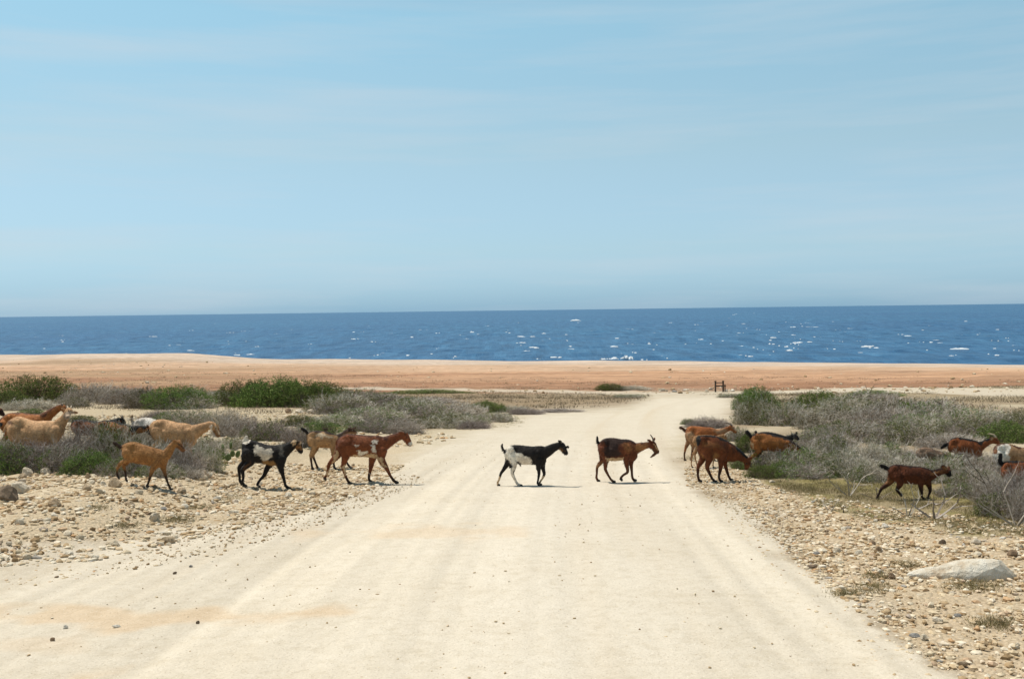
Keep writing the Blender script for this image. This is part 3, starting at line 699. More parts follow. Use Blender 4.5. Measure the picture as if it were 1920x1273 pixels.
S = [
 ('grey', 1700, 908, 130, 46, 'GRP rf'), ('mixed', 1775, 908, 130, 46, 'GRP rf'), ('grey', 1840, 908, 120, 46, 'GRP rf'), ('grey', 1790, 893, 120, 36, 'GRP rf'), ('mixed', 1640, 905, 110, 36, 'GRP rf'), ('mixed', 1730, 895, 110, 34, 'GRP rf'),
 ('grey', 335, 892, 110, 52, 'GRP fl'), ('grey', 290, 892, 110, 56, 'GRP fl'), ('mixed', 385, 884, 80, 44, 'GRP fl'), ('grey', 60, 890, 150, 50, 'GRP fl'), ('mixed', 130, 890, 130, 50, 'GRP fl'), ('mixed', 0, 890, 130, 46, 'GRP fl'),
 ('green', 1465, 893, 90, 24, 'bright low green plants left of the forked pale twig'), ('green', 1570, 897, 90, 20, 'bright low green plants left of the upright bare bush'), ('fgreen', 1400, 768, 60, 36, 'bright green shrub top at the road side corner of the right thicket'), ('green', 1385, 880, 50, 22, 'green tuft under the neck of the dark grazing goat'),
 ('green', 560, 800, 70, 20, 'green shrub above the tail of the tan goat with a black spine'), ('fmixed', 300, 765, 110, 26, 'GRP bl'),
 ('green', 1840, 888, 90, 22, 'green plants between the antler branch and the lowest goat'),
 ('fgreen', 465, 762, 130, 46, 'bright green shrub forming the left shoulder of the largest green shrub'), ('fgreen', 560, 764, 150, 48, 'bright green shrub forming the right shoulder of the largest green shrub'), ('fmixed', 640, 772, 150, 36, 'GRP ms'), ('fmixed', 780, 775, 150, 30, 'GRP ms'), ('fmixed', 850, 796, 120, 22, 'GRP ms'), ('fmixed', 930, 792, 90, 20, 'GRP ms'), ('fgrey', 985, 778, 80, 12, 'GRP ms'),
 ('fmixed', 420, 758, 90, 24, 'GRP bl'), ('fmixed', 250, 756, 100, 26, 'GRP bl'), ('fmixed', 1600, 800, 140, 36, 'GRP rt'), ('fmixed', 1720, 812, 140, 36, 'GRP rt'), ('fmixed', 1560, 826, 120, 28, 'GRP rt'), ('mixed', 1580, 886, 100, 40, 'GRP rf'), ('mixed', 1470, 874, 90, 34, 'GRP rf'), ('mixed', 1840, 900, 110, 34, 'GRP rf'), ('mixed', 1720, 876, 100, 26, 'GRP rf'),
 # left, back row
 ('fgreen', 70, 752, 200, 44, 'wide green shrub at far left in the back row behind the goats'),
 ('fgreen', 0, 762, 130, 28, 'dark green shrub cut by the left edge above the goats'),
 ('fgrey', 175, 755, 130, 36, 'GRP bl'), ('fgrey', 235, 758, 110, 32, 'GRP bl'), ('fgrey', 60, 770, 120, 22, 'GRP bl'), ('folive', 130, 764, 90, 20, 'GRP bl'),
 ('fgreen', 330, 768, 150, 42, 'green shrub between the wide far left shrub and the largest green shrub'), ('folive', 280, 766, 110, 40, 'olive green shrub between the two green shrubs of the back row'),
 ('fmixed', 360, 756, 110, 30, 'GRP bl'), ('fmixed', 345, 768, 120, 28, 'GRP bl'), ('fmixed', 410, 742, 60, 10, 'small flat green shrub behind the back row left'),
 ('fgreen', 510, 764, 180, 54, 'largest bright green shrub, left of the road in the back row'),
 ('fgreen', 600, 762, 170, 42, 'green shrub joined to the right side of the largest green shrub'),
 ('fmixed', 670, 762, 150, 32, 'GRP ms'), ('fmixed', 735, 768, 150, 28, 'GRP ms'), ('folive', 650, 778, 140, 28, 'GRP ms'), ('fmixed', 690, 790, 160, 26, 'GRP ms'),
 ('fmixed', 790, 786, 150, 30, 'GRP ms'), ('fgrey', 850, 782, 130, 28, 'GRP ms'), ('fmixed', 620, 800, 140, 22, 'GRP ms'), ('fmixed', 740, 804, 150, 22, 'GRP ms'), ('folive', 830, 804, 140, 26, 'GRP ms'),
 ('fmixed', 880, 796, 90, 18, 'GRP ms'), ('fgreen', 912, 774, 100, 22, 'dark green low shrub at the road edge in the middle left'), ('fgrey', 965, 773, 70, 12, 'GRP ms'), ('fgrey', 1050, 774, 110, 7, 'GRP ms'), ('fgrey', 890, 805, 70, 16, 'GRP ms'),
 ('fgrey', 700, 752, 120, 14, 'GRP ms'), ('fgrey', 800, 757, 120, 12, 'GRP ms'),
 ('fgreen', 800, 739, 190, 8, 'long flat green strip of shrub on the brown patch left of the road'),
 ('fgreen', 1145, 733, 70, 12, 'small bright green shrub beyond the far track'), ('fgrey', 1185, 733, 70, 8, 'dry shrub touching the small bright green shrub beyond the track'),
 ('fmixed', 1180, 746, 70, 7, 'flat grey green shrub at the left edge of the road end'), ('fmixed', 1372, 746, 60, 8, 'flat shrub at the right edge of the road end'),
 # left, middle
 ('mixed', 350, 800, 130, 30, 'dark grey green shrub behind the large pale horned goat'), ('grey', 300, 792, 90, 20, 'GRP fl'), ('grey', 420, 806, 80, 34, 'GRP fl'),
 ('green', 60, 782, 70, 14, 'small bright green shrub seen over the backs of the far left goats'), ('green', 150, 792, 60, 12, 'small green shrub right of the pale goat looking at the camera'),
 ('mixed', 500, 828, 110, 34, 'grey green shrub behind the black goat with a white tail'), ('grey', 450, 820, 100, 36, 'GRP ms'), ('grey', 555, 838, 70, 34, 'GRP ms'), ('mixed', 430, 846, 80, 24, 'low green plant around the prickly pear on the left'),
 ('green', 600, 812, 90, 20, 'green shrub behind the tan goat with a black spine'), ('mixed', 690, 812, 110, 22, 'GRP ms'), ('grey', 760, 815, 90, 24, 'GRP ms'),
 # left, front mass
 ('mixed', 20, 876, 150, 50, 'GRP fl'), ('grey', 95, 876, 150, 50, 'GRP fl'), ('grey', 160, 878, 130, 68, 'GRP fl'), ('mixed', 215, 876, 120, 70, 'GRP fl'), ('grey', 265, 872, 110, 66, 'GRP fl'), ('grey', 320, 872, 110, 62, 'GRP fl'), ('mixed', 372, 868, 90, 42, 'GRP fl'), ('grey', 400, 856, 70, 26, 'GRP fl'), ('grey', -40, 876, 150, 56, 'GRP fl'),
 ('green', 15, 892, 150, 48, 'dark green shrub at the left edge above the pale rocks'), ('mixed', 95, 890, 140, 46, 'green shrub in front of the pale goat looking at the camera'), ('green', 170, 892, 120, 38, 'green shrub left of the small tan goat'), ('mixed', 235, 896, 110, 36, 'green shrub behind the legs of the small tan goat'), ('mixed', 300, 898, 90, 28, 'grey green shrub under the chest of the small tan goat'), ('green', 330, 876, 60, 30, 'round dark shrub under the muzzle of the small tan goat'), ('grey', 350, 898, 80, 22, 'grey dry tuft right of the small tan goat'),
 # right thicket
 ('fgreen', 1425, 776, 90, 50, 'tall green shrub with dark stems at the corner of the right thicket'), ('folive', 1420, 798, 110, 52, 'olive shrub in front of the tall green shrub of the right thicket'), ('fmixed', 1480, 800, 120, 48, 'GRP rt'), ('fgreen', 1530, 768, 120, 34, 'green shrub behind the front row of the right thicket'),
 ('fmixed', 1590, 782, 150, 40, 'GRP rt'), ('folive', 1560, 806, 150, 42, 'olive shrub in the middle of the right thicket'), ('folive', 1680, 786, 160, 38, 'GRP rt'), ('fgrey', 1650, 810, 170, 48, 'GRP rt'), ('fmixed', 1740, 806, 160, 52, 'GRP rt'), ('fmixed', 1600, 830, 170, 40, 'GRP rt'), ('folive', 1700, 836, 170, 44, 'GRP rt'), ('fgrey', 1640, 765, 160, 28, 'GRP rt'), ('fmixed', 1840, 800, 160, 34, 'GRP rt'), ('folive', 1920, 806, 140, 36, 'GRP rt'), ('fgrey', 1760, 778, 130, 30, 'GRP rt'),
 ('folive', 1810, 822, 150, 34, 'olive strip of shrub behind the brown goat with pale horns'), ('fgreen', 1890, 832, 140, 40, 'dark green shrub at the right edge above the white and tan goat'), ('fgreen', 1640, 745, 110, 12, 'flat green shrub behind the right thicket'), ('fgreen', 1895, 790, 90, 10, 'small green shrub at the right edge of the thicket'),
 ('fmixed', 1540, 838, 150, 30, 'GRP rt'), ('fgrey', 1780, 842, 150, 28, 'GRP rt'), ('grey', 1330, 803, 90, 18, 'grey dry shrub at the road edge behind the horned orange goat'), ('green', 1290, 796, 30, 10, 'tiny green tuft at the right edge of the road'),
 # right front
 ('green', 1402, 850, 60, 34, 'green shrub between the grazing goats on the right'), ('mixed', 1385, 828, 60, 24, 'GRP rf'), ('mixed', 1440, 884, 100, 36, 'grey green shrub nibbled by the grazing dark goat'), ('green', 1430, 898, 80, 22, 'low green shrub at the muzzle of the grazing dark goat'), ('mixed', 1500, 886, 120, 42, 'GRP rf'), ('mixed', 1560, 874, 110, 50, 'GRP rf'), ('mixed', 1510, 900, 120, 24, 'low green plants in front of the orange grazing goat'), ('mixed', 1590, 898, 110, 34, 'GRP rf'), ('grey', 1540, 862, 100, 36, 'GRP rf'),
 ('grey', 1620, 880, 110, 42, 'GRP rf'), ('mixed', 1660, 868, 110, 34, 'GRP rf'), ('mixed', 1700, 884, 120, 26, 'GRP rf'), ('mixed', 1755, 892, 120, 38, 'GRP rf'), ('green', 1800, 882, 90, 28, 'green shrub right of the head of the small dark brown goat'), ('mixed', 1760, 868, 110, 20, 'GRP rf'), ('grey', 1840, 880, 110, 26, 'GRP rf'), ('mixed', 1825, 915, 110, 32, 'GRP rf'), ('mixed', 1660, 906, 110, 18, 'GRP rf'),
 ('grey', 1870, 945, 120, 46, 'GRP rf'), ('grey', 1920, 958, 120, 64, 'dry grey brush at the right edge in front of the brown goat'), ('mixed', 1890, 975, 130, 50, 'tangled grey green brush at the right edge above the white slab'), ('mixed', 1800, 935, 100, 26, 'GRP rf'), ('grey', 1960, 985, 120, 70, 'GRP rf'),
]
LM = [(85, 725, 'the wide green shrub at far left'), (300, 740, 'the olive shrub of the back row'), (510, 740, 'the largest green shrub'), (912, 766, 'the dark low shrub at the road edge'), (563, 770, 'the short row of boulders'), (430, 848, 'the prickly pear at left'),
 (60, 800, 'the pale goat facing the camera'), (345, 800, 'the large pale horned goat'), (285, 870, 'the small tan goat'), (270, 790, 'the white rump'), (230, 795, 'the dark necked goat'), (500, 860, 'the black goat with a white tail'), (620, 830, 'the half hidden tan goat'), (700, 850, 'the large reddish goat with white flecks'),
 (1000, 870, 'the black and white goat on the road'), (1410, 750, 'the tall green shrub'), (1582, 755, 'the left leafless branches of the right thicket'), (1764, 765, 'the right leafless branches of the right thicket'), (1628, 735, 'the thin leafless sapling'), (1450, 835, 'the orange grazing goat'), (1350, 860, 'the dark grazing goat'), (1565, 832, 'the small right prickly pear'),
 (1755, 846, 'the low greyish tan goat'), (1815, 840, 'the reddish goat with pale horns'), (1895, 855, 'the goat with white hindquarters'), (1710, 900, 'the small dark brown goat'), (1895, 890, 'the lowest goat at the right edge'), (1752, 950, 'the antler shaped branch'), (1592, 910, 'the upright bare twiggy bush'), (1800, 1065, 'the big white slab')]
LOOK = {'folive': 'olive brown leafy brush', 'fgrey': 'dry grey leafless brush', 'grey': 'fine grey twiggy brush', 'fmixed': 'green flecked grey brush', 'mixed': 'grey green leafy brush'}
used_l = set()
def unique_label(kd, x, y, ht):
    cy = y - ht / 2
    for dx_, dy_, nm_ in sorted(((x - a, cy - b_, n_) for a, b_, n_ in LM), key=lambda q: math.hypot(q[0], q[1] * 2)):
        if abs(dy_) * 2.2 > abs(dx_): rel_ = 'just behind' if dy_ < 0 else 'just in front of'
        else: rel_ = 'left of' if dx_ < 0 else 'right of'
        l_ = f"{LOOK[kd]} {rel_} {nm_}"
        if l_ not in used_l: used_l.add(l_); return l_
for kd, x, y, wd, ht, lb in S:
    if lb.startswith('GRP'): g_ = GL[lb[4:]][1]; shrub(kd, x, y, wd, ht, unique_label(kd, x, y, ht), g_)
    else: shrub(kd, x, y, wd, ht, lb)

# short grass and litter
def blades(P, hmin, hmax, seed, wd=.0025, per=14, spread=.05):
    r = np.random.default_rng(seed); c = np.repeat(P, per, 0); n = len(c)
    c = c + r.normal(0, spread, c.shape) * np.array([1, 1, 0]); h = r.uniform(hmin, hmax, n)
    lean = r.normal(0, .7, (n, 2)); a = r.uniform(0, 3.14, n); dx = np.stack([np.cos(a), np.sin(a), a * 0], -1) * wd
    tip = c + np.stack([lean[:, 0] * h, lean[:, 1] * h, h], -1)
    V = np.stack([c - dx, c + dx, tip], 1).reshape(-1, 3)
    return V, np.arange(n * 3).reshape(-1, 3)
M_grass = veg_mat('dry_grass', [(0, (0.14, 0.12, 0.05)), (.4, (0.22, 0.20, 0.08)), (.8, (0.32, 0.26, 0.13)), (1, (0.42, 0.36, 0.24))])
Pg = scatter([(1430, 900), (1650, 905), (1960, 925), (1960, 1015), (1820, 1000), (1660, 980), (1540, 950)], 2600, 8.5, 17, 31)
Pg = Pg[fbm(Pg[:, 0] * 1.6, Pg[:, 1] * 1.6, 61, 3) > .42]
Pl = []
for x, y, a, b2, n in ((330, 975, 36, 6, 60), (230, 985, 30, 4, 40), (440, 934, 40, 7, 60), (365, 953, 25, 3, 30), (180, 953, 20, 3, 20), (1590, 1115, 20, 4, 25), (1640, 1105, 30, 8, 40), (1830, 1100, 60, 8, 50), (1860, 1170, 40, 6, 40), (1640, 1080, 20, 4, 20), (905, 800, 40, 6, 50), (960, 792, 30, 6, 50), (1500, 920, 40, 6, 60), (1290, 860, 18, 4, 20), (1700, 1060, 25, 3, 20)):
    for _ in range(n): Pl.append(to_ground(x + rrng.normal(0, a * .5), y + rrng.normal(0, b2 * .6)))
Vg, Fg = blades(np.concatenate([Pg, np.array(Pl)]), .012, .055, 8)
tag(link('dry_grass', mesh_np('dry_grass', Vg, Fg), M_grass), 'short yellow olive grass on the stony verges', 'grass', kind='stuff')

# low scrub on the flat land on both sides of the far road
Ps = scatter([(-60, 722), (640, 724), (1215, 728), (1235, 732), (1400, 729), (1980, 724), (1980, 800), (1500, 790), (1385, 760), (1380, 742), (1222, 738), (1205, 752), (1120, 764), (1000, 768), (800, 780), (400, 775), (-60, 762)], 5200, 36, 108, 44)
Ps = Ps[(fbm(Ps[:, 0] * .22, Ps[:, 1] * .3, 63, 4) > .40)]
gx_, gy_ = project(Ps); tk_ = np.zeros(len(Ps), bool)
for p_ in TRACKS: tk_ |= inpoly(gx_, gy_, p_)
Ps = Ps[~tk_]
Pp = scatter([(-60, 690), (700, 704), (1100, 706), (1980, 706), (1980, 722), (-60, 722)], 1500, 90, 200, 46); Pp = Pp[fbm(Pp[:, 0] * .08, Pp[:, 1] * .12, 64, 3) > .5]
Ps = np.concatenate([Ps, Pp])
Vg, Fg = blades(Ps, .05, .20, 9, wd=.014, per=12, spread=.28)
tag(link('low_scrub', mesh_np('low_scrub', Vg, Fg), veg_mat('scrub_stem', [(0, (0.08, 0.075, 0.03)), (.4, (0.17, 0.14, 0.075)), (.8, (0.27, 0.22, 0.15)), (1, (0.36, 0.31, 0.25))])), 'low olive brown scrub covering the flat land beyond the shrubs', 'scrub', kind='stuff')

# ------------------------------------------------------------------ bare dead branches
def bare(x, y, ht, seed, label, spread=0.6, n=4, depth=4, group=None, mat=M_bare, r0=.010, tilt=0.0):
    p = to_ground(x, y); H = ht * p[1] / F; r = np.random.default_rng(seed)
    P0 = []; P1 = []; RA = []; RB = []
    def grow(a, d, L, rad, k):
        nseg = 3
        for i in range(nseg):
            d = d + r.normal(0, .13, 3); d /= np.linalg.norm(d); b_ = a + d * L / nseg
            P0.append(a); P1.append(b_); RA.append(rad * (1 - .2 * i)); RB.append(rad * (1 - .2 * (i + 1))); a = b_
            if k > 0 and i > 0 and r.random() < .75:
                d2 = d + r.normal(0, .6, 3) * np.array([1, .7, .6]); d2 /= np.linalg.norm(d2); grow(a, d2, L * r.uniform(.45, .7), rad * .6, k - 1)
    for i in range(n):
        ang = (i + .5) / n * 2 - 1
        d = np.array([ang * spread * 1.6 + tilt, r.normal(0, .35), 1.0 - .35 * abs(ang)]); d /= np.linalg.norm(d)
        grow(np.zeros(3) - np.array([0, 0, .02]), d, H * r.uniform(.7, .95), r0, depth - 2)
    V, f = prisms(np.array(P0), np.array(P1), np.array(RA), np.array(RB))
    o = link('bare_branch', mesh_np('bare_branch', V, f), mat, None, p); tag(o, label, 'branch', group); return o
bare(1752, 972, 68, 3, 'forked bare branch like antlers in front of the small dark brown goat', .75, 4, 4, r0=.017)
bare(1702, 968, 50, 5, 'low bare branch left of the antler shaped one', .9, 4, 4, r0=.0105)
bare(1592, 930, 48, 9, 'upright bare twiggy bush left of the small dark brown goat', .6, 5, 4, r0=.012)
bare(1556, 958, 26, 13, 'short forked twig on the right verge nearest the sand', .9, 2, 3, r0=.0105)
bare(1582, 962, 20, 14, 'short lone stump of twig on the right verge', .2, 1, 3, r0=.0105, mat=M_dark)
bare(1440, 888, 36, 16, 'pale forked twig in the green shrub by the grazing goat', .7, 2, 3, r0=.0105)
bare(1862, 940, 70, 21, 'spreading bare branches at the rump of the rightmost brown goat', .9, 5, 4, r0=.0105, mat=M_dark)
bare(1905, 985, 90, 22, 'tangle of bare branches at the right edge above the white slab', .9, 6, 4, r0=.0105)
bare(1645, 935, 30, 24, 'low bare branch at the hind foot of the small dark brown goat', 1.0, 3, 3, r0=.009)
bare(1430, 772, 44, 25, 'dark branching stems inside the tall green shrub of the right thicket', .7, 4, 4, r0=.03, mat=M_dark)
bare(1582, 775, 34, 26, 'dark leafless branches above the right thicket, left one', .8, 4, 4, r0=.03, mat=M_dark)
bare(1628, 762, 38, 27, 'thin dark leafless sapling above the right thicket', .3, 2, 4, r0=.03, mat=M_dark)
bare(1764, 782, 28, 28, 'dark leafless branches above the right thicket, right one', .7, 3, 4, r0=.03, mat=M_dark)
bare(1680, 850, 40, 31, 'pale bent twig in the right thicket behind the low tan goat', .7, 3, 3, r0=.0105)
bare(330, 862, 52, 32, 'bare pale twigs above the shrub behind the small tan goat', .9, 5, 4, r0=.009)
bare(225, 862, 50, 33, 'bare pale twigs in front of the dark necked tan goat', .9, 5, 4, r0=.009)

# ------------------------------------------------------------------ prickly pears
mt_cac, t, b = mat_new('cactus_skin', rough=.6, spec=.3)
tc = N(t, 'ShaderNodeTexCoord'); vo = N(t, 'ShaderNodeTexVoronoi'); vo.inputs['Scale'].default_value = 26; t.links.new(tc.outputs['Object'], vo.inputs['Vector'])
rr_ = ramp_(t, vo.outputs['Distance'], [(0.0, (0.45, 0.42, 0.25)), (0.12, (0.15, 0.19, 0.07)), (1, (0.09, 0.13, 0.045))]); t.links.new(rr_.outputs[0], b.inputs['Base Color'])
def pear(lst, y, label):
    x0 = np.mean([q[0] for q in lst]); p = to_ground(x0, y); root = empty('prickly_pear', p); tag(root, label, 'cactus')
    for (x, yy, wd, ht, rot) in lst:
        c_ = at_depth(x, yy, p[1] + rrng.normal(0, .03)); s_ = p[1] / F
        v, f = I2; v = v.copy(); r_ = (1 - .12 * v[:, 2]); V = np.stack([v[:, 0] * wd / 2 * s_ * r_, v[:, 1] * .012 + .0, v[:, 2] * ht / 2 * s_], -1)
        o = link('pad', mesh_np('pad', V, f, True), mt_cac, root); o.location = c_ - p; o.rotation_euler = (0, rot, rrng.normal(0, .5))
pear([(418, 841, 13, 19, 0), (433, 835, 9, 15, .2), (436, 850, 11, 14, .1), (446, 851, 10, 15, .4), (428, 857, 12, 14, 0), (418, 855, 11, 13, -.2)], 864, 'prickly pear cactus behind the black goat at the left')
pear([(1548, 829, 8, 11, 0), (1556, 824, 6, 9, .3), (1562, 830, 7, 9, -.2), (1553, 833, 8, 9, 0), (1580, 834, 6, 10, .1)], 840, 'small prickly pear in the right thicket above the orange grazing goat')

# ------------------------------------------------------------------ wooden frame by the far track
mt_wood, t, b = mat_new('weathered_wood', rough=.85, spec=.15)
tc = N(t, 'ShaderNodeTexCoord'); mpn = N(t, 'ShaderNodeMapping'); t.links.new(tc.outputs['Object'], mpn.inputs[0]); mpn.inputs['Scale'].default_value = (8, 8, 1.2)
nn = noise(t, 3, 5, .6, mpn.outputs[0]); rr_ = ramp_(t, nn.outputs[0], [(.3, (.045, .033, .025)), (.7, (.12, .085, .06))]); t.links.new(rr_.outputs[0], b.inputs['Base Color'])
def box(name, c_, s_, mat, parent):
    v = np.array([[x, y, z] for x in (-1, 1) for y in (-1, 1) for z in (-1, 1)], float) * np.array(s_) / 2
    f = [[0, 1, 3, 2], [4, 6, 7, 5], [0, 4, 5, 1], [2, 3, 7, 6], [0, 2, 6, 4], [1, 5, 7, 3]]
    o = link(name, mesh_np(name, v, f), mat, parent)
    bv = o.modifiers.new('bevel', 'BEVEL'); bv.width = 0.008; bv.segments = 1
    o.location = c_; return o
p = to_ground(1349, 735); s_ = p[1] / F
root = empty('wooden_frame', p); tag(root, 'dark wooden two post frame with crossbars standing beyond the far track', 'wooden frame')
for dx in (-7.5, 7.0):
    box('post', (dx * s_, 0, .44), (.13, .13, .94), mt_wood, root); box('post_cap', (dx * s_, 0, .955), (.17, .17, .08), mt_wood, root)
box('post', (-9.0 * s_, -.35, .35), (.08, .08, .72), mt_wood, root); box('post', (8.9 * s_, -.35, .35), (.08, .08, .72), mt_wood, root)
box('rail', (0, .02, .82), (12.6 * s_, .05, .07), mt_wood, root); box('rail', (0, .02, .55), (12.6 * s_, .05, .08), mt_wood, root); box('rail', (0, -.42, .56), (21 * s_, .05, .09), mt_wood, root)

# ------------------------------------------------------------------ goats
mt_coat, t, b = mat_new('goat_coat', rough=.6, spec=.2)
at = N(t, 'ShaderNodeAttribute', attribute_name='coat'); tc = N(t, 'ShaderNodeTexCoord')
nn = noise(t, 30, 5, .65, tc.outputs['Object']); r1 = ramp_(t, nn.outputs[0], [(.3, (.66, .62, .58)), (.52, (1, 1, 1)), (.75, (1.2, 1.18, 1.15))])
n2_ = noise(t, 7, 3, .5, tc.outputs['Object']); r2 = ramp_(t, n2_.outputs[0], [(.35, (.74, .70, .66)), (.65, (1.1, 1.1, 1.08))])
cc = mixc(t, mixc(t, at.outputs['Color'], r1.outputs[0], 1.0, 'MULTIPLY'), r2.outputs[0], 1.0, 'MULTIPLY'); cc = mixc(t, cc, (0.97, 0.93, 0.89), 1.0, 'MULTIPLY'); t.links.new(cc, b.inputs['Base Color'])
b.inputs['Sheen Weight'].default_value = .04
mpn = N(t, 'ShaderNodeMapping'); t.links.new(tc.outputs['Object'], mpn.inputs[0]); mpn.inputs['Scale'].default_value = (1, 1, .35)
nf = noise(t, 90, 4, .7, mpn.outputs[0]); bump(t, b, nf.outputs[0], .5, .012)
mt_hoof, _, _ = mat_new('hoof_horn', (.035, .028, .022), .5, .4)
mt_horn, t, b = mat_new('goat_horn', (.16, .12, .085), .5, .4)
tc = N(t, 'ShaderNodeTexCoord'); wv_ = N(t, 'ShaderNodeTexWave'); wv_.inputs['Scale'].default_value = 30; t.links.new(tc.outputs['Object'], wv_.inputs[0]); bump(t, b, wv_.outputs['Fac'], .4, .004)
mt_hornp, _, _ = mat_new('pale_horn', (.42, .33, .22), .5, .4)
mt_eye, _, _ = mat_new('goat_eye', (.012, .009, .006), .15, .6)

class GM:
    """collects closed shells which are later fused to one skin"""
    def __init__(s): s.V = []; s.F = []; s.o = 0
    def add(s, v, f):
        s.V.append(np.asarray(v, float)); s.F += [tuple(int(i) + s.o for i in q) for q in f]; s.o += len(v)
    def ball(s, c, r, sc=(1, 1, 1)):
        v, f = I2; s.add(v * r * np.array(sc) + c, f)
    def rings(s, R):
        n = len(R[0]); m_ = len(R); v = np.concatenate(R); f = []
        for i in range(m_ - 1):
            for j in range(n):
                a, b_ = i * n + j, i * n + (j + 1) % n; f.append((a, b_, b_ + n, a + n))
        f.append(tuple(range(n))[::-1]); f.append(tuple((m_ - 1) * n + j for j in range(n)))
        s.add(v, f)
    def chain(s, pts, rs, sy=1.0):
        """pts world points; smooth tube; sy lateral (Y) squash"""
        pts = np.array(pts, float); rs = np.array(rs, float)
        n = len(pts); k = max(4, 1)
        T = np.linspace(0, n - 1, (n - 1) * k + 1); P = []; R = []
        for t_ in T:
            i = min(int(t_), n - 2); f_ = t_ - i
            p0 = pts[max(i - 1, 0)]; p1 = pts[i]; p2 = pts[i + 1]; p3 = pts[min(i + 2, n - 1)]
            q = 0.5 * ((2 * p1) + (-p0 + p2) * f_ + (2 * p0 - 5 * p1 + 4 * p2 - p3) * f_ ** 2 + (-p0 + 3 * p1 - 3 * p2 + p3) * f_ ** 3)
            lin = p1 * (1 - f_) + p2 * f_
            P.append(q * .6 + lin * .4); R.append(rs[i] * (1 - f_) + rs[i + 1] * f_)
        P = np.array(P); rings = []
        for i in range(len(P)):
            d = P[min(i + 1, len(P) - 1)] - P[max(i - 1, 0)]; d /= np.linalg.norm(d) + 1e-9
            lat = np.array([0, 1.0, 0]); lat = lat - d * d.dot(lat); nl = np.linalg.norm(lat)
            lat = lat / nl if nl > .2 else np.array([1., 0, 0]) - d * d[0]; lat /= np.linalg.norm(lat)
            nrm = np.cross(d, lat); a = np.linspace(0, 2 * math.pi, 14, endpoint=False)
            rings.append(P[i] + R[i] * (np.cos(a)[:, None] * nrm + sy * np.sin(a)[:, None] * lat))
        s.rings(rings); s.ball(P[0], R[0] * .98, (1, sy, 1)); s.ball(P[-1], R[-1] * .98, (1, sy, 1))
        return P

CR = {'A': (0, 730, 7.486), 'B': (200, 740, 6.7), 'C': (430, 780, 5.333), 'D': (920, 800, 9.79), 'E': (1100, 800, 10.607), 'F': (1260, 780, 7.111), 'G': (1630, 800, 6.621)}
def fuse(g, voxel, name):
    me = bpy.data.meshes.new(name); me.from_pydata(np.concatenate(g.V).tolist(), [], g.F); me.update()
    o = bpy.data.objects.new('tmp', me); C.objects.link(o)
    m_ = o.modifiers.new('r', 'REMESH'); m_.mode = 'VOXEL'; m_.voxel_size = voxel; m_.use_smooth_shade = True
    s_ = o.modifiers.new('s', 'SMOOTH'); s_.factor = .5; s_.iterations = 5
    dg = bpy.context.evaluated_depsgraph_get(); dg.update()
    out = bpy.data.meshes.new_from_object(o.evaluated_get(dg)); out.name = name
    bpy.data.objects.remove(o); bpy.data.meshes.remove(me)
    return out

